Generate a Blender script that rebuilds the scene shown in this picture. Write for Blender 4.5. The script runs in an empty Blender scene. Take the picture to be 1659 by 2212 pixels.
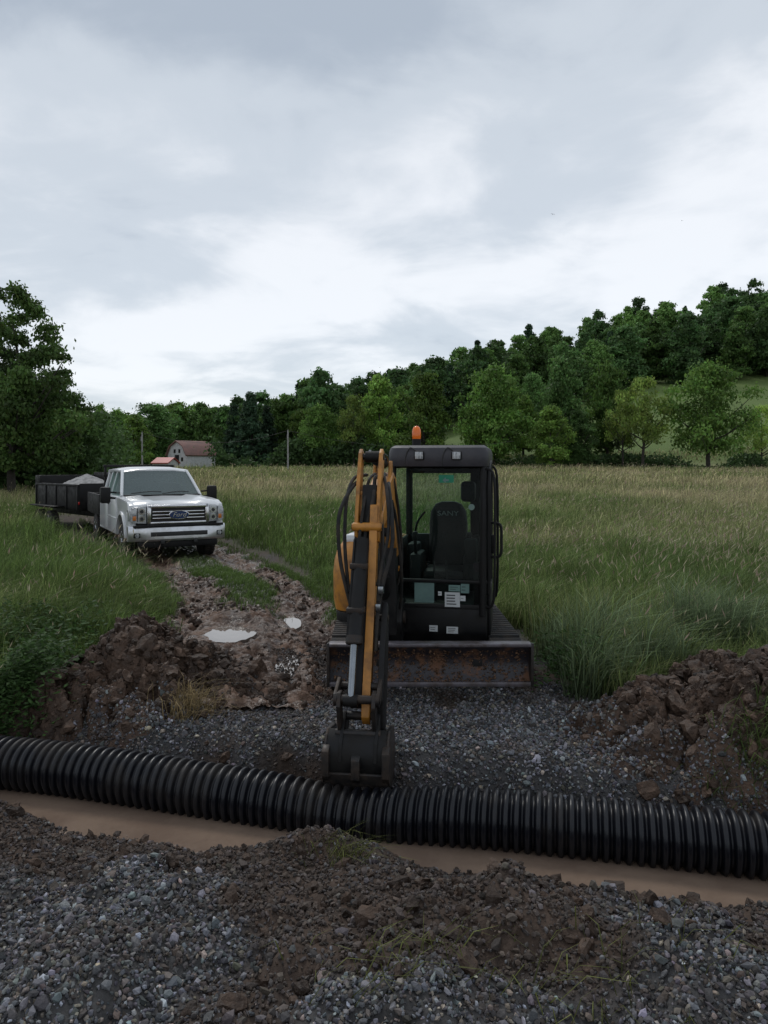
import bpy, bmesh, math, random
import numpy as np
from mathutils import Vector, Matrix
rng=np.random.default_rng(7); random.seed(7)
SC=bpy.context.scene; COL=SC.collection
R=math.radians
# ---------------------------------------------------------------- noise
T=rng.random((256,256))
def vn(x,y):
    xi=np.floor(x).astype(int); yi=np.floor(y).astype(int); fx=x-xi; fy=y-yi
    fx=fx*fx*(3-2*fx); fy=fy*fy*(3-2*fy)
    a=T[xi%256,yi%256];b=T[(xi+1)%256,yi%256];c=T[xi%256,(yi+1)%256];d=T[(xi+1)%256,(yi+1)%256]
    return (a*(1-fx)+b*fx)*(1-fy)+(c*(1-fx)+d*fx)*fy
def fbm(x,y,o=4,f=1.0,off=0.0):
    x=np.asarray(x,float);y=np.asarray(y,float)
    s=0;a=.5;t=0
    for i in range(o):
        s=s+a*vn(x*f+off+i*17.3,y*f+off*1.7+i*9.1);t+=a;a*=.5;f*=2.03
    return s/t
def sst(a,b,x):
    t=np.clip((x-a)/(b-a),0,1);return t*t*(3-2*t)
# ---------------------------------------------------------------- materials
def newmat(name):
    m=bpy.data.materials.new(name);m.use_nodes=True
    nt=m.node_tree;b=nt.nodes["Principled BSDF"];return m,nt,b
def pmat(name,c1,c2=None,scale=4,rough=.5,metal=0,bump=0,bscale=30,coat=0,rough2=None,spec=None,lo=.42,hi=.62,attr=False):
    m,nt,b=newmat(name);N=nt.nodes;L=nt.links
    c1=(*c1,1);tc=N.new("ShaderNodeTexCoord")
    if c2 is None: c2=tuple(v*.75 for v in c1[:3])
    c2=(*c2[:3],1)
    n=N.new("ShaderNodeTexNoise");n.inputs["Scale"].default_value=scale;n.inputs["Detail"].default_value=8;n.inputs["Roughness"].default_value=.65
    L.new(tc.outputs["Object"],n.inputs["Vector"])
    r=N.new("ShaderNodeMapRange");r.inputs[1].default_value=lo;r.inputs[2].default_value=hi;L.new(n.outputs["Fac"],r.inputs[0])
    mx=N.new("ShaderNodeMix");mx.data_type='RGBA';L.new(r.outputs[0],mx.inputs[0]);mx.inputs[6].default_value=c1;mx.inputs[7].default_value=c2
    out=mx.outputs[2]
    L.new(out,b.inputs["Base Color"])
    if rough2 is not None:
        r2=N.new("ShaderNodeMapRange");r2.inputs[1].default_value=lo;r2.inputs[2].default_value=hi;r2.inputs[3].default_value=rough;r2.inputs[4].default_value=rough2
        L.new(n.outputs["Fac"],r2.inputs[0]);L.new(r2.outputs[0],b.inputs["Roughness"])
    else: b.inputs["Roughness"].default_value=rough
    b.inputs["Metallic"].default_value=metal
    b.inputs["Coat Weight"].default_value=coat
    if spec is not None: b.inputs["Specular IOR Level"].default_value=spec
    if bump:
        n2=N.new("ShaderNodeTexNoise");n2.inputs["Scale"].default_value=bscale;n2.inputs["Detail"].default_value=6
        L.new(tc.outputs["Object"],n2.inputs["Vector"])
        bp=N.new("ShaderNodeBump");bp.inputs["Strength"].default_value=bump;bp.inputs["Distance"].default_value=.02
        L.new(n2.outputs["Fac"],bp.inputs["Height"]);L.new(bp.outputs["Normal"],b.inputs["Normal"])
    return m
def leafmat(name,tint=(1,1,1),vary=.5,transl=.25):
    m,nt,b=newmat(name);N=nt.nodes;L=nt.links
    a=N.new("ShaderNodeAttribute");a.attribute_name="Col"
    oi=N.new("ShaderNodeObjectInfo")
    r=N.new("ShaderNodeMapRange");r.inputs[3].default_value=1-vary*.6;r.inputs[4].default_value=1+vary;L.new(oi.outputs["Random"],r.inputs[0])
    m1=N.new("ShaderNodeMix");m1.data_type='RGBA';m1.blend_type='MULTIPLY';m1.inputs[0].default_value=1
    L.new(a.outputs["Color"],m1.inputs[6]);m1.inputs[7].default_value=(*tint,1)
    vm=N.new("ShaderNodeVectorMath");vm.operation='SCALE';L.new(m1.outputs[2],vm.inputs[0]);L.new(r.outputs[0],vm.inputs["Scale"])
    L.new(vm.outputs[0],b.inputs["Base Color"]);b.inputs["Roughness"].default_value=.6;b.inputs["Specular IOR Level"].default_value=.2
    tr=N.new("ShaderNodeBsdfTranslucent");L.new(vm.outputs[0],tr.inputs[0])
    mx=N.new("ShaderNodeMixShader");mx.inputs[0].default_value=transl
    o=N["Material Output"];L.new(b.outputs[0],mx.inputs[1]);L.new(tr.outputs[0],mx.inputs[2]);L.new(mx.outputs[0],o.inputs[0])
    return m
M={}
M['leaf']=leafmat("foliage_leaf",tint=(1.28,1.38,1.2),vary=.65,transl=.36);M['grass']=leafmat("grass_blade",vary=0,transl=.35)
M['bark']=pmat("bark",(.05,.042,.034),(.02,.017,.014),scale=6,rough=.9,bump=.6,bscale=12)
M['ybr']=pmat("yellow_paint",(.46,.195,.028),(.19,.09,.03),scale=7,rough=.42,rough2=.65,bump=.06,lo=.46,hi=.70)
M['blk']=pmat("black_paint",(.004,.004,.0045),(.010,.009,.008),scale=7,rough=.48,rough2=.72,bump=.04,spec=.28)
M['dark']=pmat("dark_plastic",(.0050,.0050,.0055),(.010,.0095,.009),scale=5,rough=.6,bump=.08,spec=.25)
M['roofm']=pmat("cab_roof_plastic",(.020,.019,.025),(.033,.031,.035),scale=5,rough=.5,bump=.08)
M['rub']=pmat("rubber",(.008,.008,.008),(.032,.024,.017),scale=8,rough=.8,bump=.2,bscale=60)
M['steel']=pmat("worn_steel",(.018,.017,.017),(.045,.032,.024),scale=9,rough=.45,metal=.4,rough2=.68,bump=.1)
M['chrome']=pmat("chrome",(.60,.61,.63),(.45,.45,.47),rough=.20,metal=1)
M['bumper']=pmat("bumper_chrome",(.62,.63,.65),(.48,.48,.48),rough=.34,metal=.85)
M['rod']=pmat("hydraulic_rod_chrome",(.26,.28,.30),rough=.25,metal=1)
M['bladem']=pmat("rusty_muddy_steel",(.022,.019,.023),(.12,.055,.027),scale=4.2,rough=.5,rough2=.8,bump=.3,bscale=25,lo=.50,hi=.58)
M['lip']=pmat("worn_lip_steel",(.12,.11,.125),(.07,.055,.05),scale=9,rough=.4,metal=.3)
M['white']=pmat("white_truck_paint",(.60,.61,.62),(.50,.50,.49),scale=1.6,rough=.28,coat=.5,lo=.5,hi=.75)
M['orange']=pmat("orange_lens",(.85,.19,.01),(.7,.13,.01),rough=.15)
M['paper']=pmat("paper_sticker",(.5,.52,.52),(.42,.44,.44),rough=.5)
M['green']=pmat("green_sticker",(.0,.20,.10),(.0,.16,.09),rough=.4)
M['teal']=pmat("teal_sticker",(.13,.22,.2),(.1,.17,.16),rough=.4)
M['grey']=pmat("seat_logo_grey",(.12,.145,.145),(.10,.12,.12),rough=.6)
M['ink']=pmat("ink",(.02,.02,.02),rough=.6)
M['blue']=pmat("emblem_blue",(.008,.025,.10),(.006,.02,.07),rough=.25,coat=.6)
M['lampg']=pmat("lamp_lens",(.42,.43,.43),(.16,.17,.18),scale=14,rough=.12,coat=.8)
M['amber']=pmat("amber_lens",(.5,.16,.03),rough=.2)
M['red']=pmat("red_lens",(.35,.01,.01),rough=.2)
def glass(name,tint,fac,bc=(.01,.012,.012)):
    m,nt,b=newmat(name);N=nt.nodes;L=nt.links
    b.inputs["Base Color"].default_value=(*bc,1);b.inputs["Roughness"].default_value=.04
    t=N.new("ShaderNodeBsdfTransparent");t.inputs[0].default_value=(*tint,1)
    n=N.new("ShaderNodeTexNoise");n.inputs["Scale"].default_value=6
    rr=N.new("ShaderNodeMapRange");rr.inputs[3].default_value=fac-.05;rr.inputs[4].default_value=fac+.05;L.new(n.outputs["Fac"],rr.inputs[0])
    mx=N.new("ShaderNodeMixShader");L.new(rr.outputs[0],mx.inputs[0]);L.new(t.outputs[0],mx.inputs[1]);L.new(b.outputs[0],mx.inputs[2])
    L.new(mx.outputs[0],N["Material Output"].inputs[0]);return m
M['cabglass']=glass("cab_glass",(.76,.90,.85),.14)
M['carglass']=glass("car_glass",(.5,.56,.56),.60,(.13,.165,.165))
def vcolmat(name,rough=.8,bump=.5,bscale=40,rough2=None,spec=.3,dist=.02,var=.5,vs=9):
    m,nt,b=newmat(name);N=nt.nodes;L=nt.links
    a=N.new("ShaderNodeAttribute");a.attribute_name="Col";tc=N.new("ShaderNodeTexCoord")
    n=N.new("ShaderNodeTexNoise");n.inputs["Scale"].default_value=vs;n.inputs["Detail"].default_value=9;n.inputs["Roughness"].default_value=.7
    L.new(tc.outputs["Object"],n.inputs["Vector"])
    r=N.new("ShaderNodeMapRange");r.inputs[1].default_value=.3;r.inputs[2].default_value=.7;r.inputs[3].default_value=1-var;r.inputs[4].default_value=1+var
    L.new(n.outputs["Fac"],r.inputs[0])
    vm=N.new("ShaderNodeVectorMath");vm.operation='SCALE';L.new(a.outputs["Color"],vm.inputs[0]);L.new(r.outputs[0],vm.inputs["Scale"])
    L.new(vm.outputs[0],b.inputs["Base Color"]);b.inputs["Specular IOR Level"].default_value=spec
    r2=N.new("ShaderNodeMapRange");r2.inputs[1].default_value=.4;r2.inputs[2].default_value=.6;r2.inputs[3].default_value=rough if rough2 is None else rough2;r2.inputs[4].default_value=rough
    L.new(n.outputs["Fac"],r2.inputs[0]);L.new(r2.outputs[0],b.inputs["Roughness"])
    n2=N.new("ShaderNodeTexNoise");n2.inputs["Scale"].default_value=bscale;n2.inputs["Detail"].default_value=8;L.new(tc.outputs["Object"],n2.inputs["Vector"])
    bp=N.new("ShaderNodeBump");bp.inputs["Strength"].default_value=bump;bp.inputs["Distance"].default_value=dist
    L.new(n2.outputs["Fac"],bp.inputs["Height"]);L.new(bp.outputs["Normal"],b.inputs["Normal"])
    return m
M['ground']=vcolmat("ground_soil",rough=.85,bump=.8,bscale=25,dist=.03)
M['mud']=vcolmat("wet_mud",rough=.8,rough2=.45,bump=.8,bscale=30,spec=.25,dist=.03)
M['trackm']=vcolmat("track_mud",rough=.75,rough2=.26,bump=1.0,bscale=14,spec=.4,dist=.06,var=.7,vs=5)
M['stone']=vcolmat("gravel_stone",rough=.75,bump=.3,bscale=120,vs=40,var=.25,spec=.35)
M['water']=pmat("muddy_water",(.215,.155,.115),(.17,.12,.09),scale=2.2,rough=.02,bump=.5,bscale=5.5,spec=1.0)
M['puddle']=pmat("puddle_water",(.15,.125,.105),(.12,.10,.085),scale=2.2,rough=.02,bump=.02,bscale=9,spec=1.0)
# ---------------------------------------------------------------- mesh helpers
def tag(o,label=None,cat=None,group=None,kind=None):
    if label:o["label"]=label
    if cat:o["category"]=cat
    if group:o["group"]=group
    if kind:o["kind"]=kind
    return o
def np_mesh(name,V,faces,mat,col=None,smooth=False):
    me=bpy.data.meshes.new(name);V=np.asarray(V,np.float32)
    me.vertices.add(len(V));me.vertices.foreach_set("co",V.ravel())
    idx=[];st=[];c=0
    for F in faces:
        F=np.asarray(F,np.int32);k=F.shape[1];idx.append(F.ravel());st.append(np.arange(len(F))*k+c);c+=F.size
    idx=np.concatenate(idx);st=np.concatenate(st).astype(np.int32)
    me.loops.add(len(idx));me.loops.foreach_set("vertex_index",idx)
    me.polygons.add(len(st));me.polygons.foreach_set("loop_start",st)
    me.polygons.foreach_set("use_smooth",np.full(len(st),smooth))
    if col is not None:
        ca=me.color_attributes.new(name="Col",type='FLOAT_COLOR',domain='POINT')
        c4=np.ones((len(V),4),np.float32);c4[:,:3]=col;ca.data.foreach_set("color",c4.ravel())
    me.materials.append(mat);me.update(calc_edges=True);return me
def mkobj(name,me,parent=None,loc=(0,0,0)):
    o=bpy.data.objects.new(name,me);COL.objects.link(o)
    if parent:o.parent=parent
    o.location=loc;return o
def empty(name,loc,rz=0,parent=None,scale=1):
    o=bpy.data.objects.new(name,None);o.empty_display_size=.2;COL.objects.link(o);o.location=loc;o.rotation_euler=(0,0,rz);o.scale=(scale,)*3
    if parent:o.parent=parent
    return o
class MB:
    def __init__(s,xf=None):s.bm=bmesh.new();s.mats=[];s.xf=xf or Matrix()
    def _add(s,t,mat,bevel=0,seg=2,xf=None):
        if bevel:bmesh.ops.bevel(t,geom=list(t.edges),offset=bevel,segments=seg,affect='EDGES',profile=.5,clamp_overlap=True)
        bmesh.ops.recalc_face_normals(t,faces=t.faces)
        if mat not in s.mats:s.mats.append(mat)
        i=s.mats.index(mat)
        for f in t.faces:f.material_index=i;f.smooth=True
        if xf is not None:t.transform(xf)
        t.transform(s.xf);me=bpy.data.meshes.new("t");t.to_mesh(me);t.free();s.bm.from_mesh(me);bpy.data.meshes.remove(me);return s
    def box(s,a,b,mat,bevel=0.0,xf=None):
        t=bmesh.new();bmesh.ops.create_cube(t,size=1)
        c=[(a[i]+b[i])/2 for i in range(3)];d=[abs(b[i]-a[i]) for i in range(3)]
        t.transform(Matrix.Translation(c)@Matrix.Diagonal((*d,1)));return s._add(t,mat,bevel,xf=xf)
    def cyl(s,p,q,r,mat,r2=None,seg=20,bevel=0):
        p=Vector(p);q=Vector(q);d=q-p;t=bmesh.new()
        bmesh.ops.create_cone(t,cap_ends=True,segments=seg,radius1=r,radius2=r if r2 is None else r2,depth=d.length)
        if bevel:
            es=[e for e in t.edges if len(e.link_faces)==2 and any(len(f.verts)>4 for f in e.link_faces)]
            bmesh.ops.bevel(t,geom=es,offset=bevel,segments=2,affect='EDGES')
        t.transform(Matrix.Translation((p+q)/2)@d.to_track_quat('Z','Y').to_matrix().to_4x4());return s._add(t,mat)
    def prism(s,pts,plane,a,b,mat,bevel=0):
        t=bmesh.new()
        f={'yz':lambda p,e:(e,p[0],p[1]),'xz':lambda p,e:(p[0],e,p[1]),'xy':lambda p,e:(p[0],p[1],e)}[plane]
        A=[t.verts.new(f(p,a)) for p in pts];B=[t.verts.new(f(p,b)) for p in pts]
        t.faces.new(A);t.faces.new(B[::-1])
        n=len(pts)
        for i in range(n):t.faces.new([A[i],A[(i+1)%n],B[(i+1)%n],B[i]])
        return s._add(t,mat,bevel)
    def tube(s,path,r,mat,seg=10,sub=6):
        P=[Vector(p) for p in path];pts=[]
        n=len(P)
        if n>2 and sub>1:
            for i in range(n-1):
                p0=P[max(i-1,0)];p1=P[i];p2=P[i+1];p3=P[min(i+2,n-1)]
                for k in range(sub):
                    u=k/sub;pts.append(.5*((2*p1)+(-p0+p2)*u+(2*p0-5*p1+4*p2-p3)*u*u+(-p0+3*p1-3*p2+p3)*u**3))
            pts.append(P[-1])
        else:pts=P
        t=bmesh.new();rings=[];up=Vector((.13,.31,.94)).normalized()
        for i,p in enumerate(pts):
            d=(pts[min(i+1,len(pts)-1)]-pts[max(i-1,0)]).normalized()
            x=d.cross(up)
            if x.length<.1:x=d.cross(Vector((1,0,0)))
            x.normalize();up=x.cross(d).normalized()
            rr=r(i/(len(pts)-1)) if callable(r) else r
            rings.append([t.verts.new(p+rr*(math.cos(2*math.pi*k/seg)*x+math.sin(2*math.pi*k/seg)*up)) for k in range(seg)])
        for a,b in zip(rings[:-1],rings[1:]):
            for k in range(seg):t.faces.new([a[k],a[(k+1)%seg],b[(k+1)%seg],b[k]])
        t.faces.new(rings[0][::-1]);t.faces.new(rings[-1]);return s._add(t,mat)
    def loft(s,rings,mat,bevel=0):
        t=bmesh.new();Rg=[[t.verts.new(p) for p in r] for r in rings];n=len(rings[0])
        for a,b in zip(Rg[:-1],Rg[1:]):
            for k in range(n):t.faces.new([a[k],a[(k+1)%n],b[(k+1)%n],b[k]])
        t.faces.new(Rg[0][::-1]);t.faces.new(Rg[-1]);return s._add(t,mat,bevel)
    def quad(s,pts,mat):
        t=bmesh.new();t.faces.new([t.verts.new(p) for p in pts]);return s._add(t,mat)
    def mesh(s,me,mat,xf):
        t=bmesh.new();t.from_mesh(me);return s._add(t,mat,xf=xf)
    def obj(s,name,parent=None,ang=35,label=None):
        me=bpy.data.meshes.new(name);s.bm.to_mesh(me);s.bm.free()
        for m in s.mats:me.materials.append(m)
        me.set_sharp_from_angle(angle=R(ang))
        o=mkobj(name,me,parent)
        if label:o["label"]=label
        return o
def textmesh(body,size,ext=.002,shear=0):
    c=bpy.data.curves.new("t",'FONT');c.body=body;c.size=size;c.extrude=ext;c.align_x='CENTER';c.align_y='CENTER';c.shear=shear
    o=bpy.data.objects.new("t",c);COL.objects.link(o);bpy.context.view_layer.update()
    me=bpy.data.meshes.new_from_object(o.evaluated_get(bpy.context.evaluated_depsgraph_get()))
    bpy.data.objects.remove(o);return me
# ---------------------------------------------------------------- terrain functions
PA=np.array([-3.0,5.70]);PB=np.array([2.32,4.47]);pd=(PB-PA)/np.linalg.norm(PB-PA);pn=np.array([-pd[1],pd[0]])
CLY=[4,7,8.8,11,14,17,20,26,34];CLX=[-1.2,-1.25,-1.5,-1.95,-3.1,-4.4,-5.9,-9.2,-13]
WZ=-.345
PUD=[(-1.85,8.75,.25,.36,.1),(-1.02,7.75,.10,.40,0),(-2.95,14.9,.14,.5,.35),(-1.22,9.9,.09,.35,.2)]
def cl(Y):return np.interp(Y,CLY,CLX)
def ditch_s(X,Y):return (X-PA[0])*pn[0]+(Y-PA[1])*pn[1]
def ground(X,Y):
    X=np.asarray(X,float);Y=np.asarray(Y,float)
    s=ditch_s(X,Y)
    e0=-.38-.12*sst(.0,-.9,X)*sst(-3.0,-2.0,X)-.05*sst(.6,1.2,X)+.14*sst(-2.2,-3.1,X)+.10*(fbm(X,Y,3,2.4,303)-.5)
    near=np.minimum(-.37+.37*np.maximum(e0-s,0),.0)
    near=near+(.17*(fbm(X,Y,3,1.6,3)-.5)+.08*(fbm(X,Y,4,5,13)-.5))*sst(e0+.02,e0-.6,s)*1.6
    far=-.55+.55*sst(.05,.60,s)
    z=np.where(s<-.2,near,far)
    z=np.where((s>e0)&(s<.05),-.50,z)
    # small spoil bump in the water and left bank lift
    bn=.6+.8*fbm(X,Y,4,6,19)
    z=z+.18*bn*np.exp(-(((X+.36)/.42)**2+((Y-4.55)/.15)**2))*(s<-.15)
    z=z+.20*np.exp(-(((X+3.1)/.5)**2+((Y-5.05)/.26)**2))*(s<-.15)
    z=z+.13*bn*np.exp(-(((X-2.1)/.35)**2+((Y-3.70)/.16)**2))+.10*bn*np.exp(-(((X-.9)/.5)**2+((Y-3.75)/.2)**2))+.09*bn*np.exp(-(((X-1.2)/.4)**2+((Y-3.2)/.2)**2))
    z=z+(fbm(X,Y,4,.8,5)-.5)*.12*sst(.5,1.5,np.abs(s+.1))+(fbm(X,Y,4,5,8)-.5)*.07*sst(9,5,Y)
    z=z+1.25*sst(16,90,Y)
    z=z+.10*sst(1.5,2.6,np.abs(X-.6))*sst(6.3,8,Y)-.22*np.exp(-((X-cl(Y)+.1)/1.9)**2)*sst(12,15.5,Y)*sst(30,23,Y)
    Hx=np.interp(X,[-45,-11,0,16,35,52,94,220],[0,4,11,16.5,24,30,35,39])
    z=z+Hx*np.clip((Y-93)/107,0,1.15)**.85
    z=z+(fbm(X,Y,3,.02,2)-.5)*6*sst(60,160,Y)*sst(30,60,Y)
    return z
def carve(X,Y):
    # trench cut in the ground sheet below the separate track surface
    return .30*sst(1.08,.92,np.abs(X-cl(Y)))*sst(6.45,6.75,Y)*sst(26.6,26,Y)
PK=[(-2.42,7.0,.72,.34),(-1.95,6.7,.33,.36),(-1.25,6.75,.08,.36),(-2.75,6.4,.28,.30),(-1.75,7.25,.28,.28)]
PR=[(2.95,6.15,.62,.45),(2.25,5.65,.28,.40),(3.3,5.5,.46,.45),(2.65,5.25,.18,.32),(1.95,5.95,.14,.3)]
def pileH(X,Y,P,off):
    h=0
    wX=X+.30*(fbm(X,Y,3,1.4,off+70)-.5);wY=Y+.30*(fbm(X,Y,3,1.4,off+80)-.5)
    for (a,b,c,d) in P:h=h+c*np.exp(-(((wX-a)**2+(wY-b)**2)/(2*d*d)))
    m=np.clip(h/.18,0,1)
    wx=X+.06*(fbm(X,Y,2,7,off+50)-.5);wy=Y+.06*(fbm(X,Y,2,7,off+60)-.5)
    cell=np.abs(2*fbm(wx,wy,3,3.8,off)-1);cell2=np.abs(2*fbm(wx,wy,3,10,off+3)-1)
    return h*(.75+.6*(fbm(X,Y,4,2.0,off+4)-.35))+m*(.17*(fbm(X,Y,5,4,off+2)-.5)-.12*np.exp(-(cell/.10)**2)+.22*(np.minimum(cell,.45)-.2)+.12*(np.minimum(cell2,.4)-.2))+m*.035*(vn(X*40,Y*40)-.5)
def allH(X,Y):
    g=ground(X,Y)
    return g+np.maximum(pileH(X,Y,PK,11)-.05,0)+np.maximum(pileH(X,Y,PR,31)-.05,0)
def pile_env(X,Y):
    h=0
    for (a,b,c,d) in PK+PR:h=h+c*np.exp(-(((X-a)**2+(Y-b)**2)/(2*d*d)))
    return h
def grassmask(X,Y):
    X=np.asarray(X,float);Y=np.asarray(Y,float)
    n=(fbm(X,Y,3,1.3,40)-.5)
    rb=np.interp(Y,[5,6.2,6.7,8,9.3,9.6,11,14,17,20,26,60],[3.5,1.9,1.62,1.55,1.5,-.35,-.75,-1.65,-2.75,-4.3,-7.6,-15])
    lb=np.interp(Y,[5,5.8,6.5,7.4,8.2,9,11,14,17,20,26,60],[-3.0,-2.75,-3.0,-3.0,-2.6,-2.45,-3.0,-4.4,-6.6,-8.6,-12,-24])
    right=sst(0,.35,X-rb+n*.6);left=sst(0,.35,lb-X+n*.6)
    far=sst(27,31,Y)
    return np.maximum(np.maximum(right,left),far)*(ditch_s(X,Y)>.45)
def axis(lo,a,b,hi,st):
    mid=np.arange(a,b+st/2,st);g=[]
    x=b;d=st
    while x<hi:d*=1.07;x+=d;g.append(x)
    l=[];x=a;d=st
    while x>lo:d*=1.07;x-=d;l.append(x)
    return np.concatenate([l[::-1],mid,g])
gx=axis(-900,-4.2,4.2,900,.024);gy=axis(-30,2.2,9.0,1500,.024)
GX,GY=np.meshgrid(gx,gy);GZ=ground(GX,GY)-carve(GX,GY)
def gridfaces(nx,ny):
    i=np.arange(nx-1);j=np.arange(ny-1);I,J=np.meshgrid(i,j);a=(J*nx+I).ravel()
    return np.stack([a,a+1,a+1+nx,a+nx],1)
def brown(X,Y):
    X=np.asarray(X,float);Y=np.asarray(Y,float);s=ditch_s(X,Y)
    n=fbm(X,Y,4,1.5,90)
    fore=sst(.42,.62,n+.22*np.exp(-(((X-.5)/1.2)**2+((Y-3.45)/.6)**2))+.22*sst(-1.3,-.6,s)-.34*sst(-.25,-1.2,X)*sst(4.2,3.5,Y)-.03)
    fore=np.maximum(fore,sst(-.85,-.6,s)*.8)
    back=sst(.46,.66,n+.6*np.minimum(pile_env(X,Y)*3,1)*sst(.12,.35,pile_env(X,Y))+.10*sst(-.0,-.7,X)-.16*np.exp(-((s-.60)/.5)**2)+.22*sst(6.5,7.2,Y)*sst(-.3,-.8,X)-.06)
    return np.where(s<-.1,fore,back)
def zonecol(X,Y):
    X=np.asarray(X,float);Y=np.asarray(Y,float)
    gm=grassmask(X,Y)[...,None];n=fbm(X,Y,4,2.5,60)[...,None];n2=fbm(X,Y,3,.07,70)[...,None]
    mud=np.array([.048,.032,.023])*(.6+.8*n)
    grv=np.array([.050,.048,.047])*(.6+.7*n)
    br=brown(X,Y)[...,None]
    base=grv*(1-br)+mud*br
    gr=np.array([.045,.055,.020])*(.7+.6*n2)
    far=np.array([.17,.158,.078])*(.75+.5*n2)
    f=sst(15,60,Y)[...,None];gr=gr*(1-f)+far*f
    n3=fbm(X,Y,5,.35,75)[...,None]
    hillc=np.array([.092,.135,.034])*(.5+.5*n2+.5*n3);f=sst(90,97,Y)[...,None];gr=gr*(1-f)+hillc*f
    return base*(1-gm)+gr*gm
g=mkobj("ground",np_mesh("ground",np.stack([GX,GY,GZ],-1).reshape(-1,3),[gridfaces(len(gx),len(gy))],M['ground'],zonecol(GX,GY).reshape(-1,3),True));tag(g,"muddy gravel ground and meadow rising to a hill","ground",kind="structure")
# ---------------------------------------------------------------- dirt track
ty=np.concatenate([np.arange(6.3,15,.022),np.arange(15,27,.07)]);tu=np.linspace(-1.35,1.35,130)
TY,TU=np.meshgrid(ty,tu,indexing='ij')
dcl=np.gradient(cl(ty),ty);nl=1/np.sqrt(1+dcl**2)
TX=cl(TY)+TU*nl[:,None]
TY2=TY-TU*(dcl*nl)[:,None]
def pudmask(X,Y,k=1.0):
    m=0
    for (cx,cy,rx,ry,ro) in PUD:
        u=(X-cx)*math.cos(ro)+(Y-cy)*math.sin(ro);v=-(X-cx)*math.sin(ro)+(Y-cy)*math.cos(ro)
        m=np.maximum(m,np.exp(-((u/rx/k)**2+(v/ry/k)**2)**1.5))
    return m
def trackz(X,Y,U,Yl):
    w=.16*(fbm(Yl,Yl*0+3,3,.8,88)-.5)*2;pm=pudmask(X,Y,1.4)
    rut=np.exp(-((np.abs(U+w)-.78)/.20)**2)+.6*np.exp(-((U+w-.30)/.10)**2)*sst(16,10,Yl)
    lug=.026*np.sign(np.sin(Yl*2*math.pi/.11+np.abs(U)*3))*np.exp(-((U+w-.72)/.24)**2)*sst(12,8,Yl)
    edge=sst(1.0,1.32,np.abs(U)+(fbm(X,Y,3,2,21)-.5)*.4)
    cell=np.abs(2*fbm(X,Y,3,3.2,29)-1)
    rough=.13*(fbm(X,Y,5,3,22)-.5)+.09*(fbm(X,Y,3,11,23)-.5)-.05*np.exp(-(cell/.12)**2)+.10*(np.minimum(np.abs(2*fbm(X,Y,3,7,39)-1),.4)-.2)+lug
    return ground(X,Y)+.055-.11*rut*(1-pm)+rough*(1-.92*pm)-.17*edge-.12*pm+.03*sst(.5,.2,np.abs(U))
TZ=trackz(TX,TY2,TU,TY)
nn=fbm(TX,TY2,4,2,24)[...,None]
tc_=np.array([.105,.062,.041])*(.30+1.2*nn)
gm=(sst(.52,.30,np.abs(TU)+(fbm(TX,TY2,3,2,26)-.5)*.6)*sst(9.6,11.2,TY)+sst(.95,1.2,np.abs(TU)+(fbm(TX,TY2,3,2,21)-.5)*.6))[...,None];gm=np.clip(gm,0,1)
tc_=tc_*(1-gm)+np.array([.040,.050,.018])*gm
o=mkobj("dirt_track",np_mesh("dirt_track",np.stack([TX,TY2,TZ],-1).reshape(-1,3),[gridfaces(len(tu),len(ty))],M['trackm'],tc_.reshape(-1,3),True));tag(o,"rutted muddy track with tyre and crawler marks","track",kind="structure")
def g0(x,y):return float(ground(np.array([x]),np.array([y]))[0])
def gz(x,y):return float(allH(np.array([x]),np.array([y]))[0])
def puddle(cx,cy,rx,ry,rot):
    mm=pudmask(TX,TY2,1.0)*((np.abs(TX-cx)<.7)&(np.abs(TY2-cy)<.9));z=float(np.mean(TZ[mm>.6]))+.035
    a=np.linspace(0,2*math.pi,48,endpoint=False);r=1.25+.4*(fbm(np.cos(a)*1.3+cx*9,np.sin(a)*1.3,3,1.2,5)-.5)*2
    b=MB();b.prism([(cx+math.cos(t)*rx*q*math.cos(rot)-math.sin(t)*ry*q*math.sin(rot),cy+math.cos(t)*rx*q*math.sin(rot)+math.sin(t)*ry*q*math.cos(rot)) for t,q in zip(a,r)],'xy',z-.12,z,M['puddle'])
    return tag(b.obj("puddle"),"shallow rain puddle lying in a muddy rut","puddle",kind="structure")
for p in PUD:puddle(*p)
# ---------------------------------------------------------------- ditch water
pts=[PA-pd*4-pn*1.3,PA+pd*9.6-pn*1.3,PA+pd*9.6+pn*.35,PA-pd*4+pn*.35]
b=MB();b.quad([(p[0],p[1],WZ) for p in pts],M['water']);tag(b.obj("ditch_water"),"brown muddy water standing in the ditch","water",kind="structure")
# ---------------------------------------------------------------- pipe
Rr=.195;pitch=.068;Lp=9.3;npp=12
ss=np.arange(0,Lp,pitch/npp);seg=48
ph=(ss/pitch)%1
prof=np.where(ph<.55,Rr-.014*np.abs(2*ph/.55-1)**3,Rr-.036+.022*np.abs((ph-.775)/.225)**3)
ang=np.linspace(0,2*math.pi,seg,endpoint=False)
AX=PA[0]+pd[0]*(ss-1.9);AY=PA[1]+pd[1]*(ss-1.9)
AY=AY-.05*np.exp(-((AX+.1)/1.3)**2)+.015*np.sin(AX*1.7);AZ=-.200-.03*np.exp(-((AX+.2)/1.2)**2)-.06*np.exp(-((AX+.2)/.4)**2)+.008*np.sin(AX*2.3+1)
V=np.zeros((len(ss),seg,3))
V[...,0]=AX[:,None]+pn[0]*np.cos(ang)*prof[:,None];V[...,1]=AY[:,None]+pn[1]*np.cos(ang)*prof[:,None];V[...,2]=AZ[:,None]+np.sin(ang)*prof[:,None]
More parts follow.
